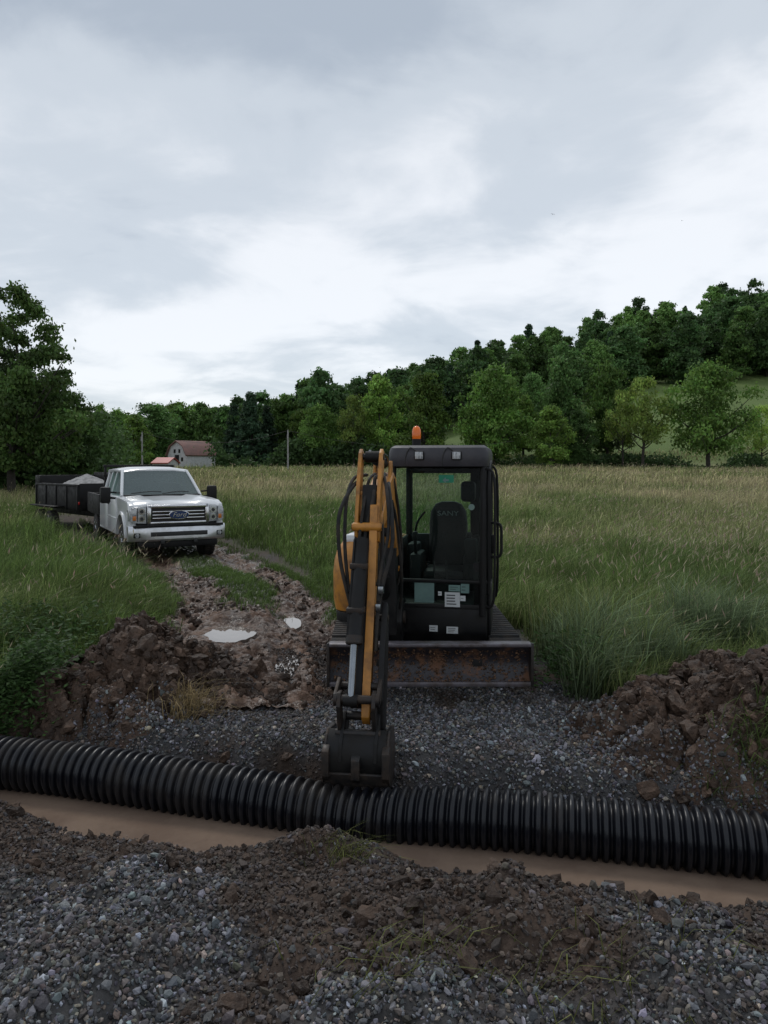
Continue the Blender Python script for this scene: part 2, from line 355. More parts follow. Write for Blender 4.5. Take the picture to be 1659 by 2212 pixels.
i=np.arange(len(ss)-1)[:,None]*seg;k=np.arange(seg)[None];F=np.stack([i+k,i+(k+1)%seg,i+seg+(k+1)%seg,i+seg+k],-1).reshape(-1,4)
M['hdpe']=pmat("black_corrugated_plastic",(.004,.0046,.0075),(.020,.016,.013),scale=2.6,rough=.34,rough2=.7,bump=.06,bscale=50,lo=.50,hi=.70,spec=.36)
o=mkobj("drainage_pipe",np_mesh("drainage_pipe",V.reshape(-1,3),[F[:,::-1]],M['hdpe'],None,True));tag(o,"black corrugated plastic drainage pipe lying in muddy ditch","pipe")
# ---------------------------------------------------------------- stones / clods
def ico(sub):
    t=bmesh.new();bmesh.ops.create_icosphere(t,subdivisions=sub,radius=1);t.verts.ensure_lookup_table()
    V=np.array([v.co[:] for v in t.verts]);F=np.array([[v.index for v in f.verts] for f in t.faces]);t.free();return V,F
def randrot(n):
    q=rng.normal(size=(n,4));q/=np.linalg.norm(q,axis=1)[:,None];w,x,y,z=q.T
    return np.stack([1-2*(y*y+z*z),2*(x*y-z*w),2*(x*z+y*w),2*(x*y+z*w),1-2*(x*x+z*z),2*(y*z-x*w),2*(x*z-y*w),2*(y*z+x*w),1-2*(x*x+y*y)],1).reshape(n,3,3)
def rocks(P,rad,col,sub=1,jit=.22,flat=(1,.78,.58)):
    V0,F0=ico(sub);n=len(P);nv=len(V0)
    S=np.array(flat)*rng.uniform(.75,1.25,(n,3))
    V=V0[None]*S[:,None]
    V=V*(1+rng.normal(0,jit,(n,nv,1)))
    V=np.einsum('nij,nvj->nvi',randrot(n),V)*rad[:,None,None]+P[:,None]
    F=(F0[None]+(np.arange(n)*nv)[:,None,None]).reshape(-1,3)
    C=np.repeat(col[:,None],nv,1).reshape(-1,3)
    return V.reshape(-1,3),F,C
def stonecol(X,Y):
    n=len(X);br=brown(X,Y);g=rng.lognormal(math.log(.102),.62,n);g=np.clip(g,.022,.42)
    c=g[:,None]*np.array([.97,1.0,1.08])*(1+rng.normal(0,.05,(n,3)))
    warm=rng.random(n)<.25;c[warm]*=np.array([1.20,1,.78])
    pb=fbm(X,Y,4,2.2,210)
    b=np.clip(br*1.0+.5*sst(.5,.7,pb)+rng.normal(0,.25,n),0,1)[:,None]*.85
    mud=np.array([.056,.039,.029])*rng.uniform(.5,1.5,(n,1))
    return c*(1-b)+mud*b
n=265000
X=rng.uniform(-4.2,4.2,n);Y=rng.uniform(2.3,8.6,n);s=ditch_s(X,Y)
vis=(np.abs(X)<.60*Y+.35)
fore=(s<-.46);xb=np.interp(Y,[5,6,7,8,8.5],[2.6,2.3,1.6,1.5,1.5]);xl=np.interp(Y,[5,6,6.6,7,8.5],[-2.9,-2.6,-1.6,-1.5,-1.2])
back=(s>.15)&(X<xb)&(X>xl)
env=pile_env(X,Y);cn=fbm(X,Y,4,3,170)
dens=np.where(fore,1-.48*brown(X,Y),np.where(back,(1-.6*brown(X,Y))*(.55+.8*cn),0))*np.where(fore,1,np.clip(1.2-env*1.8,.15,1))
dens=np.maximum(dens,((s>.2)&(env>.04)&(env<.45)&(X<0)&(X>-2.6)&(Y<7.3))*.40*sst(.4,.6,cn+.1))
keep=vis&(rng.random(n)<dens);X=X[keep];Y=Y[keep]
rad=rng.lognormal(math.log(.0098),.38,len(X));rad=np.clip(rad,.0045,.032)
P=np.stack([X,Y,allH(X,Y)+rad*rng.uniform(.0,.75,len(X))],1)
V,F,C=rocks(P,rad,stonecol(X,Y))
o=mkobj("gravel",np_mesh("gravel",V,[F],M['stone'],C));tag(o,"loose grey crushed gravel partly coated with mud","gravel",kind="stuff")
n=10000
X=rng.uniform(-4,4,n);Y=rng.uniform(2.5,9,n);s=ditch_s(X,Y)
kp=((s<-.44)&(rng.random(n)<brown(X,Y)*.9))|((s>.3)&(s<3.2)&(rng.random(n)<brown(X,Y)*.5)&(grassmask(X,Y)<.3))
X=X[kp];Y=Y[kp];rad=np.clip(rng.lognormal(math.log(.017),.55,len(X)),.007,.065)
Z=allH(X,Y)
m=2900;iy=rng.integers(0,TX.shape[0],m);iu=rng.integers(8,TX.shape[1]-8,m)
ok=(TY[iy,iu]<15)&(gm[iy,iu,0]<.4)&(pudmask(TX[iy,iu],TY2[iy,iu],1.9)<.12);iy=iy[ok];iu=iu[ok]
ok2=pudmask(X,Y,1.9)<.12;X=X[ok2];Y=Y[ok2];Z=Z[ok2];rad=rad[ok2]
X=np.concatenate([X,TX[iy,iu]]);Y=np.concatenate([Y,TY2[iy,iu]]);Z=np.concatenate([Z,TZ[iy,iu]]);rad=np.concatenate([rad,np.clip(rng.lognormal(math.log(.020),.6,len(iy)),.008,.07)])
P=np.stack([X,Y,Z+rad*.1],1)
V,F,C=rocks(P,rad,np.array([.058,.038,.027])*rng.uniform(.5,1.4,(len(X),1)),2,.17,(1,.85,.6))
o=mkobj("mud_clods",np_mesh("mud_clods",V,[F],M['mud'],C));tag(o,"small brown clods of wet mud among the gravel","mud",kind="stuff")
def pile(P,x0,x1,y0,y1,off,nc,label):
    xs=np.arange(x0,x1,.0125);ys=np.arange(y0,y1,.0125);X,Y=np.meshgrid(xs,ys)
    Z=ground(X,Y)+pileH(X,Y,P,off)-.05
    env_=0
    for (a,b,c,d) in P:env_=env_+c*np.exp(-(((X-a)**2+(Y-b)**2)/(2*d*d)))
    Z=Z-.45*sst(.03,.0,env_)
    V=np.stack([X,Y,Z],-1).reshape(-1,3)
    cn=fbm(X,Y,4,3,off+9)
    C=np.array([.062,.039,.027])*(.30+1.3*cn[...,None])
    F=gridfaces(len(xs),len(ys))
    cx=rng.uniform(x0+.2,x1-.2,nc*5);cy=rng.uniform(y0+.2,y1-.2,nc*5)
    h=0
    for (a,b,c,d) in P:h=h+c*np.exp(-(((cx-a)**2+(cy-b)**2)/(2*d*d)))
    k=(rng.random(nc*5)<np.clip(h*3,0,1))&(h>.05)&(ditch_s(cx,cy)>.3);cx=cx[k][:nc];cy=cy[k][:nc]
    rad=np.clip(rng.lognormal(math.log(.020),.65,len(cx)),.007,.11)
    PP=np.stack([cx,cy,ground(cx,cy)+pileH(cx,cy,P,off)-.05-rad*.15],1)
    V2,F2,C2=rocks(PP,rad,np.array([.062,.040,.028])*rng.uniform(.5,1.5,(len(cx),1)),2,.19,(1,.85,.6))
    me=np_mesh("dirt_pile",np.concatenate([V,V2]),[F,F2+len(V)],M['mud'],np.concatenate([C.reshape(-1,3),C2]),False)
    return tag(mkobj("dirt_pile",me),label,"dirt pile",group="piles of excavated soil")
pile(PK,-3.9,-.3,5.45,8.4,11,2600,"tall heap of dark brown clumpy excavated soil")
pile(PR,1.0,4.6,4.75,7.5,31,2800,"low heap of brown clods and stones beside tall grass")
# ---------------------------------------------------------------- grass
def blades(P,h,w,lean,col,az=None,tipc=1.35):
    n=len(P);a=rng.uniform(0,2*math.pi,n) if az is None else az
    t=np.stack([np.cos(a),np.sin(a),0*a],1)*w[:,None]*.5
    la=rng.uniform(0,2*math.pi,n);ld=np.stack([np.cos(la)+.5,np.sin(la)*.8,0*la],1)*(lean*h)[:,None]
    up=np.array([0,0,1.]);V=np.zeros((n,5,3))
    V[:,0]=P-t;V[:,1]=P+t
    m=P+up*(h*.6)[:,None]+ld*.35
    V[:,2]=m-t*.75;V[:,3]=m+t*.75
    V[:,4]=P+up*(h*(1-.35*lean))[:,None]+ld
    b=(np.arange(n)*5)[:,None]
    F=np.concatenate([b+[0,1,3],b+[0,3,2],b+[2,3,4]])
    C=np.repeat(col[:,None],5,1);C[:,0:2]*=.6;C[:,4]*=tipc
    return V.reshape(-1,3),F,C.reshape(-1,3)
def heads(P,h,w,col):
    n=len(P);la=rng.uniform(0,2*math.pi,n);ld=np.stack([np.cos(la)+.5,np.sin(la),0*la],1)*(h*rng.uniform(.05,.50,n))[:,None]
    a=rng.uniform(0,math.pi,n);t=np.stack([np.cos(a),np.sin(a),0*a],1)*w[:,None]
    top=P+np.array([0,0,1])*h[:,None]+ld;nk=P+np.array([0,0,1])*(h*.86)[:,None]+ld*.6
    V=np.zeros((n,7,3));V[:,0]=P-t*.15;V[:,1]=P+t*.15;V[:,2]=nk
    md=nk*.55+top*.45;V[:,3]=nk;V[:,4]=md-t;V[:,5]=md+t;V[:,6]=top
    b=(np.arange(n)*7)[:,None];F=np.concatenate([b+[0,1,2],b+[3,5,4],b+[4,5,6]])
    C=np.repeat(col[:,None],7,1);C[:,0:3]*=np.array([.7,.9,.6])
    return V.reshape(-1,3),F,C.reshape(-1,3)
TRK=(-5.60,16.25,R(29)) # truck front-left corner
def infoot(X,Y,ox,oy,ang,x0,x1,y0,y1):
    dx=X-ox;dy=Y-oy;u=dx*math.cos(ang)+dy*math.sin(ang);v=-dx*math.sin(ang)+dy*math.cos(ang)
    return (u>x0)&(u<x1)&(v>y0)&(v<y1)
def samp(n,y0,y1,pw):
    u=rng.random(n);e=2-pw
    Y=(y0**e+(y1**e-y0**e)*u)**(1/e);X=rng.uniform(-1,1,n)*(.60*Y+.8);return X,Y
VV=[];FF=[];CC=[];cnt=0
def acc(r):
    global cnt
    VV.append(r[0]);FF.append(r[1]+cnt);CC.append(r[2]);cnt+=len(r[0])
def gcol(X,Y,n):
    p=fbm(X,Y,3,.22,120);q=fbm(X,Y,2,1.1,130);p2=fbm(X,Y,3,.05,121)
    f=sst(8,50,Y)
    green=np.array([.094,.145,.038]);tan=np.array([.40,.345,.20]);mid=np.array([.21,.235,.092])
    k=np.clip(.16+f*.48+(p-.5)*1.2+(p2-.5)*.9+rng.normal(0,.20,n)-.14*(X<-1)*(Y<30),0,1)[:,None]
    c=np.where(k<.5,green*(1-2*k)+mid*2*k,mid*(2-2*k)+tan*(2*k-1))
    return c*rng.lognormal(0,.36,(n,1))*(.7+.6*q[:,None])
for (n,y0,y1,pw,wm,hm) in [(250000,5.6,14,0.6,1,1),(170000,14,40,1.0,1.8,1),(95000,40,100,1.3,4.5,1)]:
    X,Y=samp(n,y0,y1,pw);m=grassmask(X,Y);e=pile_env(X,Y)
    k=(rng.random(n)<m)&(e<.20)&~infoot(X,Y,*TRK,-.25,2.3,-1.3,6.9)&~((X>-.85)&(X<1.5)&(Y<9.3)&(Y>6.2))&(carve(X,Y)<.02)
    X=X[k];Y=Y[k];nn=len(X)
    cl_=fbm(X,Y,3,.9,140);cl2=fbm(X,Y,2,3.5,141);hh=(.14+.55*cl_+.28*sst(.4,.8,cl2))*rng.uniform(.4,1.3,nn)*hm
    edge=np.minimum(np.abs(X-cl(Y)),3)/3;hh*=np.where(Y<27,.40+.60*sst(.35,.9,edge),1)
    w=rng.uniform(.004,.010,nn)*wm*(1+.04*(Y-y0))
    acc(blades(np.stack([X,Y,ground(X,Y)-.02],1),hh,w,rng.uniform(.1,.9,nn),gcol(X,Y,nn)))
    q=rng.random(nn)<np.where(X<-1,.010,.060) if y0<14 else rng.random(nn)<np.where((X<-1)&(Y<30),.022,.075);X=X[q];Y=Y[q]
    pt=fbm(X,Y,3,.25,150);q=rng.random(len(X))<np.clip((pt-.38)*4,0.06,1);X=X[q];Y=Y[q];nn=len(X)
    hc=np.where((rng.random(nn)<.35)[:,None],np.array([.38,.27,.21]),np.array([.44,.38,.26]))
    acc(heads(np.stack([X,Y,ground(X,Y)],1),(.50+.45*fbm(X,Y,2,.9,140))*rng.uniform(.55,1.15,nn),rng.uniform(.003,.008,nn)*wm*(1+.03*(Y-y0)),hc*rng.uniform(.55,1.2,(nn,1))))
# short grass growing on the track between and beside the ruts
m=60000;iy=rng.integers(0,TX.shape[0],m);iu=rng.integers(0,TX.shape[1],m)
X=TX[iy,iu]+rng.uniform(-.012,.012,m);Y=TY2[iy,iu]+rng.uniform(-.012,.012,m);Z=TZ[iy,iu]
k=(rng.random(m)<gm[iy,iu,0]*.9)&(TY[iy,iu]>8.6)&~infoot(X,Y,*TRK,-.1,2.2,-.9,6.9);X=X[k];Y=Y[k];Z=np.maximum(Z[k],ground(X,Y)-carve(X,Y));nn=len(X)
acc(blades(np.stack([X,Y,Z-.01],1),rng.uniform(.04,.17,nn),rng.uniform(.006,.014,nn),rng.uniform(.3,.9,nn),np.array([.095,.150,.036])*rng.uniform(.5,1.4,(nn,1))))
me=np_mesh("meadow_grass",np.concatenate(VV),[np.concatenate(FF)],M['grass'],np.concatenate(CC))
tag(mkobj("meadow_grass",me),"tall uncut meadow grass with tan seed heads","grass",kind="stuff")
def tuft(name,cx,cy,rx,ry,n,h,col,w=.008,lean=(.3,1.0),label="",cat="grass tuft",zoff=0):
    X=cx+rx*rng.normal(0,.5,n);Y=cy+ry*rng.normal(0,.5,n)
    V,F,C=blades(np.stack([X,Y,allH(X,Y)-.02+zoff],1),rng.uniform(.4,1.1,n)*h,rng.uniform(.6,1.4,n)*w,rng.uniform(*lean,n),np.array(col)*rng.lognormal(0,.35,(n,1)))
    return tag(mkobj(name,np_mesh(name,V,[F],M['grass'],C)),label,cat,kind="stuff")
tuft("dry_grass",-1.62,6.15,.20,.16,340,.30,(.24,.18,.09),.005,(.5,1.3),label="dry straw-coloured grass on the soil heap")
tuft("uprooted_grass",2.75,4.98,.5,.18,800,.30,(.075,.105,.03),.007,(.6,1.5),label="flattened green grass caught under clods")
for a in ((.05,3.05,.5,.25,60),(.95,3.0,.5,.3,70),(-.25,4.35,.18,.12,90)):
    tuft("uprooted_grass",*a,.22,(.11,.12,.035),.005,(.8,1.6),label="torn grass blades lying on gravel")
for i in range(18):
    x=random.uniform(1.65,4.2);y=6.6+abs(x-1.8)*.35+random.uniform(0,1.6)
    tuft("tall_grass_clump",x,y,.16,.16,230,random.uniform(.6,1.1),(.125,.17,.085),.008,(.2,.9),label="tall arching grass clump at the edge of gravel")
def weeds(name,cx,cy,rx,ry,n,label):
    X=cx+rx*rng.normal(0,.5,n);Y=cy+ry*rng.normal(0,.5,n);k=ditch_s(X,Y)>.3;X=X[k];Y=Y[k];n=len(X)
    Z=allH(X,Y)+rng.beta(1.5,1.6,n)*(.20+.42*fbm(X,Y,2,2.5,9))
    sz=rng.uniform(.018,.045,n);Rm=randrot(n);Rm[:,2]*=.5
    q=np.array([[0,-1,0],[.42,-.2,.05],[0,1,0],[-.42,-.2,.05]])
    V=np.einsum('nij,vj->nvi',Rm,q)*sz[:,None,None]+np.stack([X,Y,Z],1)[:,None]
    F=np.arange(n*4).reshape(-1,4);C=np.repeat((np.array([.045,.088,.024])*rng.uniform(.5,1.5,(n,1)))[:,None],4,1)
    return tag(mkobj(name,np_mesh(name,V.reshape(-1,3),[F],M['grass'],C.reshape(-1,3))),label,"weeds",kind="stuff")
weeds("leafy_weeds",-3.2,6.3,.42,.65,7500,"dark green leafy weeds growing beside the soil heap")
weeds("leafy_weeds",-3.9,8.0,.8,.8,6000,"dark green leafy weeds growing in the meadow")
weeds("leafy_weeds",1.75,6.9,.4,.25,900,"green leafy weeds at the meadow edge")
bz0=gz(2.8,6.1)+.06
b=MB();b.tube([(2.55,6.1,bz0-.02),(2.8,6.1,bz0+.02),(3.05,6.05,bz0+.01),(3.4,6.0,bz0)],lambda t:.016*(1-.6*t),M['bark'],8);b.tube([(2.8,6.1,bz0+.02),(2.9,6.2,bz0+.08)],.007,M['bark'],6)
tag(b.obj("fallen_branch"),"thin bare branch lying on the soil heap","branch")
# ---------------------------------------------------------------- trees
def crown_data(seed,h,w,nb,nl,ls,base=.25,kind='round',tint=(.040,.070,.018),bs=(.07,.16),wob=.22):
    r=np.random.default_rng(seed)
    cz=r.uniform(base,1.0,nb);t=(cz-base)/(1-base)
    env=np.sin(np.pi*np.clip(t*.76+.20,0,1))**.75 if kind!='cone' else (1.02-t)
    a=r.uniform(0,2*math.pi,nb);rr=np.sqrt(r.random(nb))*env*(1+wob*np.sin(a*2+seed+t*5)+.6*wob*np.sin(a*3+seed*2+t*9))
    if kind=='cone': rr=r.uniform(.3,1,nb)*env
    C=np.stack([np.cos(a)*rr*w*.42,np.sin(a)*rr*w*.42,cz*h*.94],1)
    br=w*r.uniform(*bs,nb)*(1 if kind!='cone' else .8)*(1.0-.35*t)
    bi=r.choice(nb,nl,p=br**2/np.sum(br**2))
    d=r.normal(size=(nl,3));d/=np.linalg.norm(d,axis=1)[:,None];d[:,2]=np.where(d[:,2]<-.45,-d[:,2]*.6,d[:,2])
    rad=br[bi]*(1-.5*r.random(nl)**2)*r.lognormal(0,.24,nl)
    P=C[bi]+d*rad[:,None]*np.array([1.1,1.1,.9])
    nrm=d*.7+r.normal(size=(nl,3))*.6;nrm/=np.linalg.norm(nrm,axis=1)[:,None]
    ux=np.cross(nrm,r.normal(size=(nl,3)));ux/=np.linalg.norm(ux,axis=1)[:,None];uy=np.cross(nrm,ux)
    s=ls*r.uniform(.5,1.4,nl)[:,None]
    V=np.stack([P-ux*s*.5,P-uy*s*.8,P+ux*s*.5,P+uy*s*.8],1)
    bc=(r.uniform(.62,1.5,nb))[bi]*r.uniform(.7,1.35,nl)
    col=np.array(tint)*bc[:,None]*(1+r.normal(0,.06,(nl,3)));col=np.clip(col,.004,1)
    return V.reshape(-1,3),np.arange(nl*4).reshape(-1,4),np.repeat(col[:,None],4,1).reshape(-1,3),C,br
def trunk_mb(C,br,h,seed,r0,forks=7,mb=None):
    r=random.Random(seed);b=mb or MB()
    top=h*.8
    pth=[Vector((0,0,-.3)),Vector((r.uniform(-.2,.2)*r0*4,0,h*.2)),Vector((r.uniform(-1,1)*r0*2,r.uniform(-1,1)*r0*2,h*.45)),Vector((0,0,top))]
    b.tube(pth,lambda t:r0*(1.25-1.1*t) if t>.08 else r0*1.5,M['bark'],9,4)
    order=sorted(range(len(C)),key=lambda i:-np.linalg.norm(C[i][:2]))
    for i in order[:forks]:
        c=C[i];z0=max(h*.15,c[2]*.55);p=Vector((0,0,z0));q=Vector(c)
        b.tube([p,p.lerp(q,.45)+Vector((0,0,-.03*h)),q],lambda t:r0*.42*(1-.8*t),M['bark'],6,3)
    return b
TM={}
def mkproto(key,**k):
    seed,h=k['seed'],k['h'];V,F,C,cc,br=crown_data(**k)
    cm=np_mesh("crown",V,[F],M['leaf'],C)
    b=trunk_mb(cc,br,h,seed,h*.022,9 if key!='oak' else 22);tm=bpy.data.meshes.new("trunk");b.bm.to_mesh(tm);b.bm.free();tm.materials.append(M['bark'])
    TM[key]=(cm,tm,h,k['w'])
mkproto('a',seed=1,h=12,w=10,nb=130,nl=16000,ls=.24,base=.14,tint=(.072,.120,.030))
mkproto('b',seed=2,h=13,w=9,nb=120,nl=15000,ls=.24,base=.12,tint=(.055,.096,.031))
mkproto('c',seed=3,h=12,w=8,nb=100,nl=13000,ls=.24,base=.10,tint=(.100,.152,.036))
mkproto('light',seed=4,h=11,w=9,nb=60,nl=5600,ls=.23,base=.30,tint=(.15,.195,.050))
mkproto('spread',seed=5,h=12,w=13,nb=95,nl=11000,ls=.25,base=.22,tint=(.098,.16,.040))
mkproto('pine',seed=6,h=13,w=8,nb=120,nl=10000,ls=.28,base=.08,kind='cone',tint=(.024,.042,.025))
mkproto('oak',seed=8,h=12,w=11,nb=105,nl=36000,ls=.15,base=.16,tint=(.034,.054,.016),bs=(.04,.10),wob=.34)
mkproto('oakb',seed=9,h=12,w=10,nb=110,nl=36000,ls=.15,base=.05,tint=(.032,.053,.016),bs=(.05,.12),wob=.30)
def tree(key,x,y,H,W,name,label,group=None,dz=0):
    cm,tm,h,w=TM[key];e=empty(name,(x,y,gz(x,y)-.1+dz),random.uniform(0,6.28));e.scale=(W/w,W/w,H/h)
    tag(e,label,"tree",group)
    mkobj("trunk",tm,e);mkobj("crown",cm,e)
    return e
def ptree(key,px,D,toppy,wpx,name="broadleaf_tree",label="full green broadleaf tree at the meadow edge",group="trees at the meadow edge"):
    x=(px-829.5)/1600*D;z=gz(x,D);H=2.1-(toppy-1003)/1600*D-z;tree(key,x,D,H*1.0,wpx/1600*D,name,label,group)
for a in [('a',1065,89,782,165),('c',915,92,797,130),('b',1212,92,762,125),('a',1312,95,778,125),('c',1190,84,868,95),('b',1250,86,880,90),
          ('c',820,98,800,100),('a',690,98,868,105),('b',688,118,812,110),('a',600,120,856,100),('c',650,108,880,80),('b',330,120,866,135),('a',255,112,880,95),('a',425,150,868,115),('c',380,148,862,110),
          ('b',490,125,872,80),('a',860,104,830,110),('c',1130,98,845,80),('b',745,112,868,90),('a',215,90,868,80),('c',290,104,888,80),('b',1150,112,800,80)]:ptree(*a)
ptree('light',1388,85,810,125,label="slender light green tree with thin trunks")
ptree('light',1345,88,840,80,label="slender light green tree with thin trunks")
ptree('light',765,95,850,80,label="light green young tree at the meadow edge")
ptree('spread',1530,85,783,215,label="wide spreading green tree with forked dark trunk")
ptree('light',1645,90,872,80,label="small green tree on the grassy slope")
ptree('pine',540,108,842,115,"pine_tree","dark green pine standing behind the meadow")
ptree('pine',505,112,868,80,"pine_tree","dark green pine standing behind the meadow")
ptree('pine',577,112,872,80,"pine_tree","dark green pine standing behind the meadow")
big="tall dark oak with dense irregular crown"
ptree('oak',28,38,604,350,label=big,group="big dark trees beside the meadow")
ptree('oakb',112,44,790,190,label=big,group="big dark trees beside the meadow")
ptree('oakb',20,42,740,240,label=big,group="big dark trees beside the meadow")
ptree('oakb',70,50,820,230,label=big,group="big dark trees beside the meadow")
FM=[]
for i,key in enumerate(['a','b','c','pine']):
    h=TM[key][2];kk=dict(seed=20+i,h=h,w=TM[key][3]*(.92 if i<3 else .75),nb=80,nl=7500,ls=.35,base=.10,kind='cone' if key=='pine' else 'round',tint=[(.052,.090,.031),(.044,.078,.030),(.064,.108,.032),(.026,.046,.026)][i],bs=(.08,.17))
    V,F,C,cc,br=crown_data(**kk)
    b=trunk_mb(cc,br,h,i,h*.02,4);tv=bpy.data.meshes.new("tt");b.bm.to_mesh(tv);b.bm.free()
    nvt=len(tv.vertices);tvv=np.zeros(nvt*3,np.float32);tv.vertices.foreach_get("co",tvv)
    tf=[list(p.vertices) for p in tv.polygons if len(p.vertices)==4]
    me=np_mesh("forest_tree",np.concatenate([V,tvv.reshape(-1,3)]),[F,np.array(tf)+len(V)],M['leaf'],np.concatenate([C,np.tile([.02,.016,.012],(nvt,1))]))
    FM.append((me,h))
cnt_f=0;placed=[]
def fput(x,y,H):
    global cnt_f
    i=random.choices([0,1,2,3],[4,4,4,1])[0];me,h=FM[i]
    o=mkobj("forest_tree",me,None,(x,y,gz(x,y)-.4));s=H/h;q=random.uniform(.8,1.15);o.scale=(s*q,s*q,s);o.rotation_euler=(0,0,random.uniform(0,6.28))
    tag(o,"dark green tree in the dense hillside wood","tree","trees of the hillside wood");cnt_f+=1
tries=0
while cnt_f<200 and tries<14000:
    tries+=1
    y=random.uniform(108,205);x=random.uniform(-28,.58*y+6)
    lim=np.interp(x,[-30,0,6,9,20,38,50,120],[114,114,118,142,138,140,146,152])
    if y<lim:continue
    if any((x-a)**2+(y-b)**2<6.0**2 for a,b in placed):continue
    placed.append((x,y));fput(x,y,random.uniform(9,15.5))
c0=cnt_f
while cnt_f<c0+75 and tries<26000:
    tries+=1;y=random.uniform(138,170);x=random.uniform(-.56*y,-22)
    if any((x-a)**2+(y-b)**2<5.5**2 for a,b in placed):continue
    placed.append((x,y));fput(x,y,random.uniform(10.5,14))
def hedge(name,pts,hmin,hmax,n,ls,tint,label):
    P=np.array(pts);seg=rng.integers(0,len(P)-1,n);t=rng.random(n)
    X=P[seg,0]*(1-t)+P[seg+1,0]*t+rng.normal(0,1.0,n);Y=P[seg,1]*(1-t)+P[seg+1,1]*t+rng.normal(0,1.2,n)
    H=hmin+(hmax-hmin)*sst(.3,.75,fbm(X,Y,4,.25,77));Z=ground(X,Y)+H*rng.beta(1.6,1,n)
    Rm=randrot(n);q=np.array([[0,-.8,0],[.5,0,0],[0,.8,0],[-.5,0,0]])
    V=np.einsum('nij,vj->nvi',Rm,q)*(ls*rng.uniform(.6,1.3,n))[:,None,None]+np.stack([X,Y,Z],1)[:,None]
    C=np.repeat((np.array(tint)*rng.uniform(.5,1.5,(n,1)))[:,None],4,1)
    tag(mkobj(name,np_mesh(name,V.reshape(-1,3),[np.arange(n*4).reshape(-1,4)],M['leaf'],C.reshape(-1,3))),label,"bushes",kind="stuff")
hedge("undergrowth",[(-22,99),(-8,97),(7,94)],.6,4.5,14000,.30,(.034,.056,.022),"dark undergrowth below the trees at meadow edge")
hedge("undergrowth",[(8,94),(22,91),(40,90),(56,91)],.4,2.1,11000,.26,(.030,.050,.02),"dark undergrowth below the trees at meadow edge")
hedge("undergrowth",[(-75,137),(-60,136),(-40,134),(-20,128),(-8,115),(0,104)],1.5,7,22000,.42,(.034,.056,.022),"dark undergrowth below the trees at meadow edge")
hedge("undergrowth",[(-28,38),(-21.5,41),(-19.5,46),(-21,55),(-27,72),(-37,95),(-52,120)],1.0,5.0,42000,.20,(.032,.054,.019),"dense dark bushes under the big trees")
# ---------------------------------------------------------------- barn and poles
def barn():
    D=105;x=(414-829.5)/1600*D;z=gz(x,D)+.3;e=empty("barn",(x,D,z),R(-38),scale=.88);tag(e,"white gambrel barn with rusty red metal roof","barn")
    W=4.8;Ln=5.6;eh=2.1
    M['barnw']=pmat("weathered_white_boards",(.50,.50,.50),(.40,.40,.40),scale=3,rough=.8)
    M['roofr']=pmat("rusty_metal_roof",(.20,.10,.082),(.15,.085,.072),scale=1.2,rough=.7)
    gp=[(-W/2,0),(W/2,0),(W/2,eh),(W*.34,eh+1.3),(0,eh+2.1),(-W*.34,eh+1.3),(-W/2,eh)]
    b=MB();b.prism(gp,'xz',-Ln/2,Ln/2,M['barnw']);b.obj("wall",e)
    b=MB();rp=[(W/2+.25,eh-.15),(W*.34+.05,eh+1.35),(0,eh+2.2),(-W*.34-.05,eh+1.35),(-W/2-.25,eh-.15)]
    ip=[(p[0]*.97,p[1]-.13) for p in rp]
    b.prism(rp+ip[::-1],'xz',-Ln/2-.35,Ln/2+.35,M['roofr']);b.obj("roof",e)
    for wx,wz in ((-.6,2.6),(.6,2.6),(-1.3,1.3),(1.3,1.3)):
        b=MB();b.box((wx-.22,-Ln/2-.06,wz-.3),(wx+.22,-Ln/2+.02,wz+.3),M['dark'],.01);b.obj("window",e)
    b=MB();b.box((-.5,-Ln/2-.07,.0),(.5,-Ln/2+.02,2.0),M['dark'],.01);b.obj("door",e)
barn()
def shed():
    D=98;x=(358-829.5)/1600*D;e=empty("shed",(x,D,gz(x,D)-.45),R(75));tag(e,"low outbuilding with bright red metal roof","shed")
    M['redroof']=pmat("red_metal_roof",(.40,.06,.05),(.32,.06,.05),rough=.5)
    b=MB();b.prism([(-1.3,0),(1.3,0),(1.3,1.4),(0,1.95),(-1.3,1.4)],'xz',-1.1,1.1,M['barnw']);b.obj("wall",e)
    b=MB();b.prism([(-1.55,1.32),(0,2.02),(1.55,1.32),(1.55,1.42),(0,2.14),(-1.55,1.42)],'xz',-1.3,1.3,M['redroof']);b.obj("roof",e)
shed()
M['pole']=pmat("weathered_pole_wood",(.30,.30,.29),(.20,.19,.18),rough=.85)
pp=[]
for px,D,top in ((307,78,935),(622,80,930)):
    x=(px-829.5)/1600*D;z=gz(x,D);zt=2.1-(top-1003)/1600*D
    e=empty("utility_pole",(x,D,z),0);tag(e,"weathered grey wooden utility pole in the meadow","utility pole","utility poles along the meadow")
    b=MB();b.cyl((0,0,-.3),(0,0,zt-z),.10,M['pole'],.07,10);b.obj("pole",e)
    b=MB();b.cyl((.0,-.2,zt-z-.9),(0,-.2,zt-z-.4),.08,M['pole'],seg=10);b.cyl((0,0,zt-z-.1),(0,0,zt-z+.12),.04,M['pole'],seg=8);b.obj("insulator",e)
    pp.append((x,D,zt))
b=MB()
for a,c in ((pp[0],pp[1]),(pp[1],(14,80,4.6))):
    A=Vector(a);C_=Vector(c);b.tube([A.lerp(C_,t)+Vector((0,0,-1.2*4*t*(1-t))) for t in np.linspace(0,1,9)],.014,M['ink'],5,2)
tag(b.obj("utility_wire"),"thin sagging overhead wire between wooden poles","wire")
